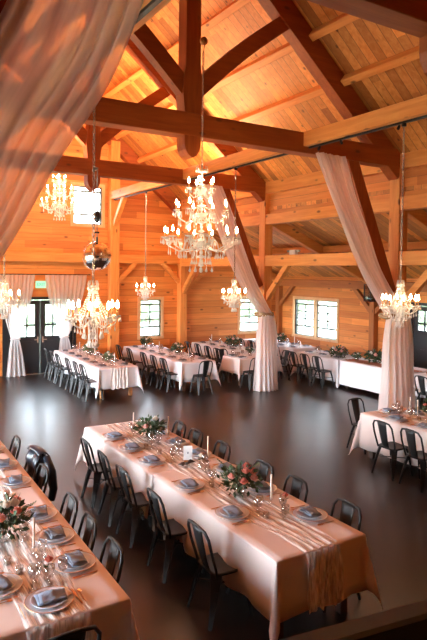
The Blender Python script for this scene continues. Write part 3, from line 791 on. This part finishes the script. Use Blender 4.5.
def setting(x, y, face, where, grp, near=True):
    """face: unit vector from the diner into the table; where: words that single the place out"""
    fx, fy = face; rx, ry = fy, -fx                    # right hand of the diner
    rz = math.atan2(-fx, fy)
    def at(a, f, z=ZT): return (x+rx*a+fx*f, y+ry*a+fy*f, z)
    j = lambda: R.uniform(-.06,.06)
    if near:
        P_['charger'](at(0,0), 0, 'wide brass-rimmed plate, %s' % where, 'plate', 'brass-rimmed plates '+grp)
        P_['dinner'](at(0,0,ZT+.0115), 0, 'white dinner plate stacked on top, %s' % where, 'plate', 'dinner plates '+grp)
        P_['napkin'](at(.01,-.01,ZT+.026), rz+PI/2+j()*4, 'folded slate-blue napkin, %s' % where, 'napkin', 'slate-blue napkins '+grp)
        P_['fork'](at(-.20,-.02), rz+j(), 'brass fork, %s' % where, 'fork', 'brass forks '+grp)
        P_['knife'](at(.19,-.02), rz+j(), 'brass knife, %s' % where, 'knife', 'brass knives '+grp)
        P_['spoon'](at(.225,-.02), rz+j(), 'brass spoon, %s' % where, 'spoon', 'brass spoons '+grp)
        P_['wine'](at(.16,.21), rz, 'clear stemmed wine glass, %s' % where, 'glass', 'wine glasses '+grp)
        P_['goblet'](at(.07,.25), rz, 'clear water goblet, %s' % where, 'glass', 'water goblets '+grp)
    else:
        P_['charger'](at(0,0), 0, 'white plate, %s' % where, 'plate', 'plates '+grp)
        P_['napkinb'](at(0,0,ZT+.02), rz+PI/2+j()*4, 'folded grey napkin, %s' % where, 'napkin', 'grey napkins '+grp)
        P_['wine'](at(.15,.20), rz, 'clear wine glass, %s' % where, 'glass', 'wine glasses '+grp)
        P_['goblet'](at(.05,.24), rz, 'clear water goblet, %s' % where, 'glass', 'water goblets '+grp)
def settings(xl, ysl, xr, ysr, tname, near=True):
    for i, y in enumerate(sorted(ysl)): setting(xl, y, (1,0), '%s place on left side of %s' % (ORD[i], tname), 'on '+tname, near)
    for i, y in enumerate(sorted(ysr)): setting(xr, y, (-1,0), '%s place on right side of %s' % (ORD[i], tname), 'on '+tname, near)

# candles, flowers
def m_candle(): 
    o = MB().lathe([(.035,0),(.036,.006),(.010,.014),(.008,.04),(.014,.055),(.015,.075),(.011,.075),(.010,.06)], 12).build('taper_candle', GLASSW, None, True)
    MB().lathe([(.011,.06),(.0105,.30),(.009,.312),(.0008,.314)], 8).build('wax_taper', WAX, o, True)
    MB().tube([(0,0,.31),(0,0,.325)], .0015, 4).build('wick', BLACK, o); return o
cand = Proto(m_candle)
def candle(x, y, lb): cand((x,y,ZT), 0, lb, 'candle', 'ivory taper candles in glass holders')
def m_votive():
    o = MB().lathe([(.028,0),(.032,.06),(.030,.06),(.026,.005),(.0008,.004)], 10).build('votive_holder', GLASSW, None, True)
    MB().lathe([(.022,.006),(.022,.025),(.0008,.026)], 8).build('wax', WAX, o, True); return o
votv = Proto(m_votive)
def votive(x, y, lb): votv((x,y,ZT), 0, lb, 'votive candle', 'glass votive candles')
def rose(b_center, r, seed, m, parent):
    rr = random.Random(seed); b = MB()
    for ring, (n, tilt, rad) in enumerate(((3,.15,.35),(5,.5,.6),(7,.9,.95))):
        for k in range(n):
            t = 2*PI*k/n + ring*.5 + rr.uniform(-.1,.1)
            def f(u, v):
                a = t + (u-.5)*1.5; q = r*rad*(.35+.65*math.sin(v*PI*.55)); h = r*(1.5-.35*ring)*v - r*.5
                return (b_center[0]+q*math.cos(a)*(1+.12*math.cos(u*PI*2)), b_center[1]+q*math.sin(a), b_center[2]+h+.04*r*math.sin(u*9))
            b.grid(f, 4, 3)
    b.build('rose', m, parent, True)
def flowers(label, x, y, r=.16, h=.30, roses=(), seed=0, leafm=None, n=300, vase=True, z=ZT, group='flower arrangements'):
    t = thing('flower_arrangement', label, 'flowers', (x,y,z), 0, group); rr = random.Random(seed)
    if vase:
        MB().lathe([(.045,0),(.05,.005),(.062,.05),(.06,.09),(.045,.12),(.05,.135),(.046,.135),(.04,.12),(.055,.09),(.057,.05),(.045,.01),(.0008,.008)], 14).build('vase', GLASSW, t, True)
    b = MB(); zc = h-r*.75
    for k in range(n):
        d = Vector((rr.gauss(0,1), rr.gauss(0,1), rr.gauss(.15,.8))).normalized(); q = r*rr.uniform(.35,1.12)
        p = Vector((0,0,zc)) + Vector((d.x*q*1.1, d.y*q*1.1, d.z*q*.8)); ax = (d+Vector((rr.uniform(-.5,.5),rr.uniform(-.5,.5),rr.uniform(-.3,.6)))).normalized()
        s = ax.orthogonal().normalized(); s = (s*math.cos(k)+ax.cross(s)*math.sin(k)); L = r*rr.uniform(.26,.42); w = L*rr.uniform(.22,.34); nn = ax.cross(s)
        b.add([p-ax*L*.5, p+s*w+nn*w*.2, p+ax*L*.5, p-s*w+nn*w*.2], [(0,1,2),(0,2,3)])
    for k in range(12):
        a = 2*PI*k/12; b.tube([(0,0,.02),(.02*math.cos(a),.02*math.sin(a),.12),(r*.5*math.cos(a),r*.5*math.sin(a),zc)], .0025, 3)
    b.build('foliage', leafm or LEAF, t)
    for k in range(5):
        a = rr.uniform(0,6.28); q = MB(); dx, dy = math.cos(a), math.sin(a); e = Vector((dx*r*1.35, dy*r*1.35, zc+r*rr.uniform(-.2,.9)))
        q.tube([(0,0,zc), e*.6+Vector((0,0,zc*.4)), e], .002, 3)
        for j in range(7):
            p = Vector((0,0,zc)).lerp(e, .5+j*.08); q.add([p, p+Vector((dy*.022,-dx*.022,.012)), p+Vector((dx*.02,dy*.02,.02)), p+Vector((-dy*.022,dx*.022,.012))], [(0,1,2),(0,2,3)])
        q.build('trailing_sprig', LEAF2, t)
    for i, (a, el, m) in enumerate(roses):
        a = math.radians(a); el = math.radians(el)
        c = (r*.86*math.cos(a)*math.cos(el), r*.86*math.sin(a)*math.cos(el), zc+r*.78*math.sin(el)); rose(c, r*.235, seed+i, m, t)
    return t
def budvase(label, x, y, m, group='bud vases with single blooms'):
    t = thing('bud_vase', label, 'bud vase', (x,y,ZT), 0, group)
    MB().lathe([(.022,0),(.026,.01),(.027,.04),(.012,.07),(.011,.10),(.014,.105),(.010,.10),(.010,.07),(.022,.04),(.02,.01),(.0008,.008)], 10).build('vase', GLASSW, t, True)
    s = MB().tube([(0,0,.01),(.005,0,.10),(.012,.004,.15)], .002, 4)
    for k in range(6):
        a = k*1.1; s.add([(.008,0,.10+k*.006),(.008+.03*math.cos(a),.03*math.sin(a),.115+k*.006),(.008+.045*math.cos(a+.2),.045*math.sin(a+.2),.11+k*.006),(.008+.028*math.cos(a+.5),.028*math.sin(a+.5),.10+k*.006)], [(0,1,2,3)])
    s.build('stem', LEAF, t); rose((.014,.004,.165), .032, 3, m, t)

# ---------- main table
make_table('near half of the long centre table under blush cloths', 2.9, 3.9, 3.71, 6.06, DARKLEG)
make_table('far half of the long centre table under blush cloths', 2.9, 3.9, 6.06, 8.40, DARKLEG)
make_cloth('blush linen tablecloth on the near half of the centre table', 2.9, 3.9, 3.71, 6.1, .50, BLUSH, .745, 3, (1,0), group='blush tablecloths')
make_cloth('blush linen tablecloth in the middle of the centre table', 2.895, 3.905, 6.02, 7.62, .50, BLUSH, .742, 4, (0,0), group='blush tablecloths')
make_cloth('blush linen tablecloth at the far end of the centre table', 2.89, 3.91, 7.57, 8.40, .50, BLUSH, .745, 5, (0,1), group='blush tablecloths')
make_runner('crinkled cream gauze runner down the middle of the centre table', 3.38, .42, 3.71, 8.35, .47, seed=1)
side_chairs(2.82, [7.42,6.78,6.16,5.30,4.42], '+X', 'along left side of the long centre table', 'chairs around the centre table')
side_chairs(3.83, [7.62,7.12,6.42,5.50,4.90,4.12], '-X', 'along right side of the long centre table', 'chairs around the centre table')
settings(3.09, [7.70,7.09,6.48,5.52,4.66], 3.72, [4.25,5.05,5.75,6.42,7.0,7.6], 'the centre table')
flowers('leafy arrangement with coral roses toward the near end of centre table', 3.42, 5.02, .19, .32,
        [(200,25,ROSEP),(250,10,ROSE),(300,15,ROSEP),(270,50,ROSE),(330,30,ROSE),(20,45,ROSE)], 11)
flowers('leafy arrangement with one pink rose at far end of centre table', 3.45, 7.28, .18, .33, [(215,15,ROSEP),(300,60,WROSE)], 12)
for x, y, lb in ((3.56,4.66,'ivory taper candle just beside the nearest centre-table flowers'),(3.70,6.15,'ivory taper candle behind the number card on the centre table'),
                 (3.72,7.28,'ivory taper candle right of the far centre-table flowers'),(3.38,7.72,'ivory taper candle behind the far centre-table flowers')): candle(x, y, lb)
for i, (x, y, lb) in enumerate(((3.32,4.42,'glass votive at the near end of the centre table'),(3.30,5.40,'glass votive left of the nearest centre flowers'),(3.58,5.30,'glass votive behind the nearest centre flowers'),
        (3.52,5.85,'glass votive just before the number card'),(3.30,6.70,'glass votive beyond the number card'),(3.25,7.00,'glass votive before the far centre flowers'),(3.6,6.85,'glass votive at the right beyond the number card'),(3.5,8.1,'glass votive at the far end of the centre table'))): votive(x, y, lb)
budvase('bud vase with a coral bloom at near end of centre table', 3.56, 4.45, ROSE)
budvase('bud vase with a yellow-green sprig beside the number card', 3.46, 5.93, WROSE)
nc = thing('number_card', 'white number card standing on the middle of centre table', 'table card', (3.47,6.25,ZT), -.5)
MB().box((-.055,-.003,.02),(.055,.003,.20)).build('card', PAPER, nc); MB().box((-.05,-.02,0),(.05,.02,.022)).build('stand', GOLD, nc)
MB().box((-.008,-.0045,.10),(.008,-.0035,.125)).build('printed_mark', INK, nc)
bw = thing('ribbon_bow', 'dark brown ribbon bow lying before the number card', 'bow', (3.36,6.08,ZT+.02), .3)
for s in (-1,1):
    MB().grid(lambda u, v, s=s: (s*(.01+.10*u), (v-.5)*(.03+.07*u), .012+.03*math.sin(PI*u)*math.sin(PI*v)+.02*math.sin(u*2)), 8, 6).build('loop', simple('brown_ribbon', (.03,.014,.010), .5), bw, True, solid=.003)
MB().ball((0,0,.02), .018, 8, 5).build('knot', JACKET, bw, True)

# ---------- left foreground table
make_table('left foreground table under a blush cloth', .65, 1.65, 3.82, 8.5, DARKLEG)
make_cloth('blush linen tablecloth on the left foreground table', .65, 1.65, 3.82, 8.5, .50, BLUSH, .745, 8, group='blush tablecloths')
make_runner('wide cream gauze runner falling over near end of left table', 1.14, .50, 3.82, 8.4, .46, seed=5)
side_chairs(1.53, [7.95,6.62,5.60,5.06,4.46], '-X', 'along right side of the left foreground table', 'chairs around the left table')
chair((1.12,3.74,0), 0, 'dark metal chair at the near head of left foreground table', 'chair', 'chairs around the left table')
chair((1.56,7.12,0), PI/2+.1, 'dark metal chair under the black satin jacket', 'chair', 'chairs around the left table')
settings(.87, [4.42,5.6,6.8], 1.46, [4.48,5.02,5.55,6.55,7.2,7.9], 'the left table')
setting(1.14, 4.05, (0,1), 'at near head of the left table', 'on the left table')
flowers('full arrangement with peach roses in middle of left table', 1.06, 5.18, .20, .36, [(250,20,ROSEP),(215,10,ROSEP),(300,30,ROSE),(320,55,WROSE),(30,40,ROSE),(270,60,WROSE)], 21)
candle(1.22, 4.80, 'peach taper candle before the flowers on left table')
budvase('bud vase with a coral bloom near front plate of left table', 1.20, 4.33, ROSE)
for x, y, lb in ((1.0,4.75,'tall glass votive left of the candle on left table'),(1.05,4.55,'glass votive behind front plate of left table'),(1.3,6.2,'glass votive beyond the flowers on left table'),(1.1,6.6,'glass votive far along the left table')): votive(x, y, lb)
pc = thing('place_card', 'small cream place card leaning on front plate of left table', 'place card', (1.26,4.07,ZT+.028), .25)
MB().box((-.032,-.05,0),(.032,.05,.003)).build('card', simple('cream_card', (.70,.55,.42), .8, 0, .03), pc)
# jacket over the chair
jk = thing('satin_jacket', 'black satin jacket hung over a chair back at left table', 'jacket', (1.56,7.12,0), PI/2+.1)
def jf(u, v):
    a = (u-.5)*2; out = .04+.09*v; z = .90-.50*v-.03*abs(a)**3 - .04*v*math.sin(u*9)
    return (a*(.20+.06*v), -.27-.05*math.cos(a*1.4)-out+.02*math.sin(u*14+v*3), z)
def jb(u, v):
    a = (u-.5)*2; return (a*(.20-.01*v), -.27+.05*v+.045*math.sin(PI*min(1,v*1.5))+.012*math.sin(u*11), .90-.30*v-.03*abs(a)**3)
MB().grid(jf, 18, 14).build('jacket_back', JACKET, jk, True, solid=.008)
MB().grid(jb, 18, 8).build('jacket_front', JACKET, jk, True, solid=.008)
b = MB(); b.grid(lambda u, v: ((u-.5)*.40, -.27-.03*math.cos(PI*v)-.06*(1-v), .90+.035*math.sin(PI*v)-.03*abs((u-.5)*2)**3), 12, 6); b.build('shoulders', JACKET, jk, True, solid=.008)
for s in (-1,1): MB().tube([(s*.19,-.33,.86),(s*.26,-.38,.68),(s*.27,-.40,.48),(s*.25,-.38,.34)], [.05,.055,.05,.045], 9).build('sleeve', JACKET, jk, True)

# ---------- right table
make_table('right-hand table under a white cloth with blush overlay', 7.26, 8.26, 2.4, 7.04, DARKLEG)
make_cloth('pale linen tablecloth on the right-hand table', 7.26, 8.26, 2.4, 7.04, .58, BLUSH, .745, 9, group='blush tablecloths')
make_runner('cream gauze runner on the right-hand table', 7.80, .42, 2.4, 7.0, .45, seed=6)
side_chairs(7.06, [6.16,5.62,5.05,4.4], '+X', 'along left side of the right-hand table', 'chairs around the right-hand table')
chair((7.62,7.28,0), PI, 'dark metal chair at the far head of right-hand table', 'chair', 'chairs around the right-hand table')
settings(7.46, [6.46,5.88,5.3,4.7], 8.06, [6.6,6.0,5.4], 'the right-hand table')
setting(7.76, 6.84, (0,-1), 'at far head of the right-hand table', 'on the right-hand table')
flowers('arrangement with orange roses on the right-hand table', 7.98, 6.15, .17, .32, [(150,20,ROSE),(190,45,WROSE),(230,15,ROSE),(260,40,ROSEP)], 31)
for x, y, lb in ((7.78,6.30,'ivory candle left of the right-hand table flowers'),(7.86,6.52,'ivory candle before the right-hand table flowers')): candle(x, y, lb)
for x, y, lb in ((7.62,6.75,'glass votive at far end of the right-hand table'),(7.7,6.2,'glass votive in the middle of right-hand table')): votive(x, y, lb)

# ---------- back tables
T1 = 'white table by the black doors'; T2 = 'white table before the gable window'
def white_table(desc, x0, x1, y0, y1, m, seed, run=True, d=.50, cl=None):
    make_table('table under white cloth: %s' % desc, x0, x1, y0, y1, m)
    make_cloth('white tablecloth on the %s' % desc, x0, x1, y0, y1, d, cl or WHITE, .745, seed)
    if run: make_runner('pale gauze runner on the %s' % desc, (x0+x1)/2, .38, y0, y1-.05, .5, seed=seed)
white_table(T1, 4.90, 5.90, 13.25, 17.0, LEGW, 41)
side_chairs(4.80, [16.62,16.05,15.50,14.62,13.98,13.45], '+X', 'along left side of white table by black doors', 'chairs around the table by the doors')
settings(5.10, [13.6,14.2,14.8,15.4,16.0,16.6], 5.70, [13.6,14.2,14.8,15.4,16.0,16.6], 'the '+T1, False)
flowers('pale green arrangement at near end of table by the doors', 5.48, 14.1, .15, .27, [(250,30,WROSE),(300,20,WROSE),(220,60,WROSE)], 42, LEAF2)
flowers('pale green arrangement at far end of table by the doors', 5.48, 15.5, .19, .36, [(250,30,WROSE),(200,40,WROSE),(300,50,WROSE)], 43, LEAF2)
for x, y, lb in ((5.35,14.8,'ivory candle between both arrangements on table by the doors'),(5.45,13.65,'ivory candle at near end of table by the doors'),(5.4,16.2,'ivory candle at far end of table by the doors')): candle(x, y, lb)

white_table(T2, 7.10, 8.10, 13.15, 17.0, DARKLEG, 45, run=False)
side_chairs(6.98, [16.55,15.72,14.75,14.1,13.5], '+X', 'along left side of white table before gable window', 'chairs around the table before the gable window')
chair((7.50,12.85,0), 0, 'dark metal chair at near head of white table before gable window', 'chair', 'chairs around the table before the gable window')
settings(7.30, [13.5,14.1,14.75,15.4,16.0,16.6], 7.90, [13.5,14.1,14.75,15.4,16.0,16.6], 'the '+T2, False)
flowers('green and white arrangement at near end of gable window table', 7.68, 14.5, .17, .34, [(250,30,WROSE),(300,20,WROSE),(200,60,WROSE)], 46)
flowers('small green arrangement at far end of gable window table', 7.58, 16.4, .16, .33, [(250,30,WROSE)], 47)
candle(7.5, 15.3, 'ivory candle between both arrangements before gable window'); candle(7.6,13.7,'ivory candle at near head of gable window table')

T3 = 'small table behind middle draped post'
make_table('small table under blush cloth behind the middle draped post', 8.80, 10.15, 13.0, 13.85, DARKLEG)
make_cloth('blush tablecloth on the small table behind middle post', 8.80, 10.15, 13.0, 13.85, .42, BLUSH, .745, 50, group='blush tablecloths')
chair((8.98,12.72,0), 0, 'dark metal chair left of the middle drape, facing small table', 'chair', 'chairs around the small table')
chair((9.05,14.08,0), PI, 'dark metal chair behind the small table', 'chair', 'chairs around the small table')
chair((10.35,13.25,0), PI/2, 'dark metal chair right of the middle drape at small table', 'chair', 'chairs around the small table')
for x, y, f, w in ((9.0,13.2,(0,1),'near left place'),(9.0,13.65,(0,-1),'far left place'),(9.95,13.4,(-1,0),'right place')):
    setting(x, y, f, w+' of the '+T3, 'on the small table', False)
flowers('small leafy arrangement on the small table behind middle post', 9.45, 13.45, .11, .26, [(220,30,WROSE)], 51)

T4 = 'narrow white table along the gable wall'
make_table('table under white cloth behind the small table', 9.55, 10.5, 14.45, 17.0, DARKLEG)
make_cloth('white tablecloth on the table behind the small table', 9.55, 10.5, 14.45, 17.0, .50, WHITE, .745, 55)
side_chairs(9.30, [14.6,15.15,15.75,16.4], '+X', 'along left side of table behind small table', 'chairs around the table behind the small table')
settings(9.74, [14.8,15.4,16.0,16.6], 10.32, [14.8,15.4,16.0,16.6], 'table behind the small table', False)
flowers('green arrangement on the table behind the small table', 10.08, 15.3, .22, .36, [(240,30,ROSEP),(300,30,WROSE)], 56)
candle(9.9, 16.3, 'ivory candle on the table behind the small table')

make_table('table under white cloth below the right double window', 11.55, 12.5, 14.1, 17.0, DARKLEG)
make_cloth('white tablecloth on the table below right double window', 11.55, 12.5, 14.1, 17.0, .50, WHITE, .745, 60)
side_chairs(11.38, [14.5,15.15,15.8,16.4], '+X', 'along left side of table below double window', 'chairs around the table below the double window')
settings(11.74, [14.4,15.0,15.6,16.2], 12.32, [14.4,15.0,15.6,16.2], 'table below the double window', False)
flowers('green arrangement with pink roses below the double window', 11.95, 15.3, .20, .36, [(240,30,ROSEP),(300,50,WROSE),(200,20,WROSE)], 61)
candle(12.0, 14.6, 'ivory candle on the table below the double window')

make_table('table under white cloth left of the serving table', 11.2, 12.15, 11.75, 13.5, DARKLEG)
make_cloth('white tablecloth on the table left of the serving table', 11.2, 12.15, 11.75, 13.5, .62, WHITE, .745, 65)
side_chairs(10.84, [12.95,12.45,11.93], '+X', 'along table left of the serving table', 'chairs beside the serving table')
settings(11.40, [12.0,12.6,13.2], 11.95, [12.3,13.0], 'table left of the serving table', False)
flowers('leafy arrangement with pink roses beside the serving table', 11.45, 12.0, .23, .34, [(200,25,ROSEP),(250,15,ROSEP),(160,40,WROSE),(280,45,ROSEP)], 66)

st = make_table('serving table in a fitted white cloth along the right wall', 11.2, 12.1, 9.35, 11.65, DARKLEG)
b = MB()
def box_cloth(u, v):
    per = [(11.19,9.34),(12.11,9.34),(12.11,11.66),(11.19,11.66),(11.19,9.34)]; q = u*4; i = min(3,int(q)); f = q-i
    x = per[i][0]+(per[i+1][0]-per[i][0])*f; y = per[i][1]+(per[i+1][1]-per[i][1])*f
    return (x-.05*v*(1 if i == 3 else 0)+.012*math.sin(u*60)*v, y+.012*math.sin(u*47)*v, .745-.64*v)
b.grid(box_cloth, 48, 4); b.add([(11.19,9.34,.745),(12.11,9.34,.745),(12.11,11.66,.745),(11.19,11.66,.745)], [(0,1,2,3)])
tag(b.build('tablecloth', WHITE, None, False, solid=.004), 'fitted white cloth hanging nearly to floor on serving table', 'tablecloth', 'white tablecloths')
b = MB().grid(lambda u, v: (11.30+.42*u+.015*math.sin(v*25), 9.36+2.3*v, .752+.005*math.sin(u*20+v*40)), 16, 50)
tag(b.build('table_runner', simple('terracotta_runner', (.50,.20,.12), .9, 0, .2), None, True, solid=.003), 'terracotta runner along the serving table edge', 'table runner')
flowers('long leafy arrangement in middle of the serving table', 11.70, 10.85, .25, .36, [(220,20,ROSEP),(180,30,WROSE)], 70)
flowers('small arrangement of cream and yellow blooms on serving table', 11.55, 11.4, .12, .22, [(200,25,WROSE),(250,45,WROSE),(160,30,ROSEP)], 71)
candle(11.5, 10.3, 'white candle at right end of the serving table')
make_table('table with bread behind the right draped post', 11.2, 12.15, 6.4, 9.25, DARKLEG)
make_cloth('white tablecloth on the bread table behind right post', 11.2, 12.15, 6.4, 9.25, .50, WHITE, .745, 75)
side_chairs(10.88, [9.08,8.52,7.96,7.4], '+X', 'along left side of the bread table', 'chairs beside the bread table')
for i, (x, y, lb) in enumerate(((11.50,8.95,'round bread loaf nearest the draped post'),(11.62,8.62,'round bread loaf in the middle of three loaves'),(11.45,8.30,'round bread loaf closest to the flowers'))):
    o = MB().lathe([(.0008,0),(.09,.004),(.115,.04),(.09,.085),(.04,.105),(.0008,.11)], 14).build('bread_loaf', BREAD, None, True); o.location = (x,y,ZT)
    MB().tube([(-.07,0,.098),(0,.01,.112),(.07,0,.098)], .006, 5).build('score_mark', PAPER, o, True); tag(o, lb, 'bread', 'loaves on the bread table')
flowers('orange and green arrangement on the bread table', 11.45, 7.95, .24, .42, [(200,25,ROSE),(250,35,WROSE),(160,40,ROSE),(220,60,WROSE)], 77)

# ------------------------------------------------------------------ small fittings
el = thing('emergency_light', 'white twin-head emergency light on the aisle beam', 'emergency light', (9.28, 11.40, 3.57))
MB().box((-.05,-.13,0),(.05,.10,.12)).build('body', WHITEPL, el, bevel=.01)
for s in (-1,1): MB().lathe([(.03,0),(.05,.05),(.045,.055),(.0008,.05)], 10, (0,s*.19-.01,.06)).build('lamp_head', WHITEPL if s < 0 else METALL, el, True)
wl = thing('wall_lantern', 'black box lantern on the timber post near black right door', 'lantern', (AX-.32, 12.62, 2.27))
b = MB()
for x in (-.1,.1):
    for y in (-.13,.13): b.box((x-.012,y-.012,0),(x+.012,y+.012,.52))
for z in (0,.50): b.box((-.112,-.142,z),(.112,.142,z+.025))
b.box((.10,-.03,.3),(.12,.03,.4)); b.build('frame', BLACK, wl)
MB().box((-.095,-.125,.03),(.095,.125,.49)).build('glass_panes', PANE, wl)

# stair landing rail in the near corner
rl = thing('stair_railing', 'brown steel handrail with black panel at bottom right corner', 'railing', (.78, .79, 0), math.radians(-8.0))
MB().box((-1.5,-.016,2.413),(1.6,.022,2.425)).build('handrail', RAIL, rl)
MB().box((-1.5,-.016,2.36),(1.6,.010,2.412)).build('rail_core', BLACK, rl)
MB().box((-1.5,-.008,1.42),(1.6,.008,2.36)).build('panel', BLACK, rl)
for x in (-1.45,0.0,1.55): MB().box((x-.025,-.025,1.35),(x+.025,.025,2.40)).build('baluster', BLACK, rl)
b = MB().box((-1.3,BY+.3,1.20),(2.6,.95,1.35))
for x in (-1.2,2.5):
    for y in (BY+.4,.85): b.box((x-.06,y-.06,0),(x+.06,y+.06,1.2))
struct(b.build('stair_landing', BLACK))

# ------------------------------------------------------------------ light
w = bpy.data.worlds.new('sky'); bpy.context.scene.world = w; w.use_nodes = True; nt = w.node_tree
bg = nt.nodes['Background']; tc = N(nt, 'ShaderNodeTexCoord'); sp = N(nt, 'ShaderNodeSeparateXYZ'); nt.links.new(tc.outputs['Generated'], sp.inputs[0])
nt.links.new(mixc(nt, ramp(nt, sp.outputs[2], -.05, .6), (.90,.95,1.0), (.72,.86,1.0)), bg.inputs[0]); bg.inputs[1].default_value = 48.0
def portal(loc, rot, sx, sy):
    l = bpy.data.lights.new('window_portal', 'AREA'); l.shape = 'RECTANGLE'; l.size = sx; l.size_y = sy; l.cycles.is_portal = True
    o = bpy.data.objects.new('window_portal', l); C.objects.link(o); o.location = loc; o.rotation_euler = rot
for h in GW + [(DOOR[0]+.1, DOOR[1]-.1, 1.1, 2.1)]: portal(((h[0]+h[1])/2, GY+.2, (h[2]+h[3])/2), (-PI/2,0,0), h[1]-h[0], h[3]-h[2])
for h in RW + RW2 + [(9.3,11.2,1.1,2.1)]: portal((AX+.2, (h[0]+h[1])/2, (h[2]+h[3])/2), (0,PI/2,0), h[3]-h[2], h[1]-h[0])
for h in LW: portal((BX-.2, (h[0]+h[1])/2, (h[2]+h[3])/2), (0,-PI/2,0), h[3]-h[2], h[1]-h[0])

# unseen warm area lights added behind the far tie beam to brighten the roof
for y, dy, tilt, en in ((TR[3], .20, 35, 125), (TR[3], .30, -55, 170)):
    for x0, x1, wd in ((.9, 4.0, 'left'), (4.95, 8.05, 'right')):
        l = bpy.data.lights.new('added_uplight', 'AREA'); l.shape = 'RECTANGLE'; l.size = x1-x0; l.size_y = .10; l.energy = en; l.color = (1.0,.70,.42)
        o = bpy.data.objects.new('added_uplight', l); C.objects.link(o); o.location = ((x0+x1)/2, y+dy, 5.60); o.rotation_euler = (PI+math.radians(tilt),0,0)

# spotlights added to the tracks to throw warm light on the tables
for x, y, tx, ty, wd in ((2.11,5.5,1.2,4.3,'nearest of the left two'),(2.11,7.3,1.2,5.9,'farther of the left two'),(6.85,6.0,3.5,4.9,'nearest of the right three'),(6.85,7.75,3.5,6.7,'farthest of the right three'),(6.85,7.2,7.8,5.6,'middle of the right three')):
    d = Vector((tx-x, ty-y, .75-5.2)); q = d.to_track_quat('-Z', 'Y')
    t = thing('added_spotlight', 'added black spotlight on a lighting track, %s' % wd, 'spotlight', (x,y,5.285), 0, 'spotlights added to the lighting tracks'); t.rotation_euler = q.to_euler()
    MB().lathe([(.020,-.03),(.022,-.03),(.022,.04),(.012,.05),(.012,.048),(.018,.038)], 12).build('added_lamp_can', BLACK, t, True)
    l = bpy.data.lights.new('added_spot_beam', 'SPOT'); l.energy = SPOTW; l.color = (1.0,.34,.16); l.spot_size = math.radians(75); l.spot_blend = .8; l.shadow_soft_size = .05
    o = bpy.data.objects.new('added_spot_beam', l); C.objects.link(o); o.parent = t; o.location = (0,0,-.045)

# ------------------------------------------------------------------ camera
cd = bpy.data.cameras.new('camera'); cam = bpy.data.objects.new('camera', cd); C.objects.link(cam); bpy.context.scene.camera = cam
f_, pit, rol, yaw, sh = 580.49, math.radians(1.637), math.radians(.682), math.radians(31.392), -30.95
F0 = Vector((math.sin(yaw), math.cos(yaw), 0)); R0 = Vector((math.cos(yaw), -math.sin(yaw), 0)); U0 = Vector((0,0,1))
Fw = F0*math.cos(pit) - U0*math.sin(pit); U = U0*math.cos(pit) + F0*math.sin(pit)
Rt = R0*math.cos(rol) + U*math.sin(rol); U2 = U*math.cos(rol) - R0*math.sin(rol)
M = Matrix((Rt, U2, -Fw)).transposed().to_4x4(); M.translation = Vector((0,0,3.1)); cam.matrix_world = M
cd.sensor_fit = 'AUTO'; cd.sensor_width = 36; cd.lens = 36*f_/640; cd.shift_y = sh/640; cd.clip_start = .05

sc = bpy.context.scene
sc.view_settings.view_transform = 'Standard'; sc.view_settings.look = 'None'; sc.view_settings.gamma = 1; sc.view_settings.use_curve_mapping = False
sc.view_settings.exposure = 0.58
sc.cycles.max_bounces = 8; sc.cycles.diffuse_bounces = 5; sc.cycles.transparent_max_bounces = 24; sc.cycles.transmission_bounces = 6
sc.cycles.sample_clamp_indirect = 6; sc.cycles.caustics_reflective = False; sc.cycles.caustics_refractive = False
sc.cycles.use_light_tree = True
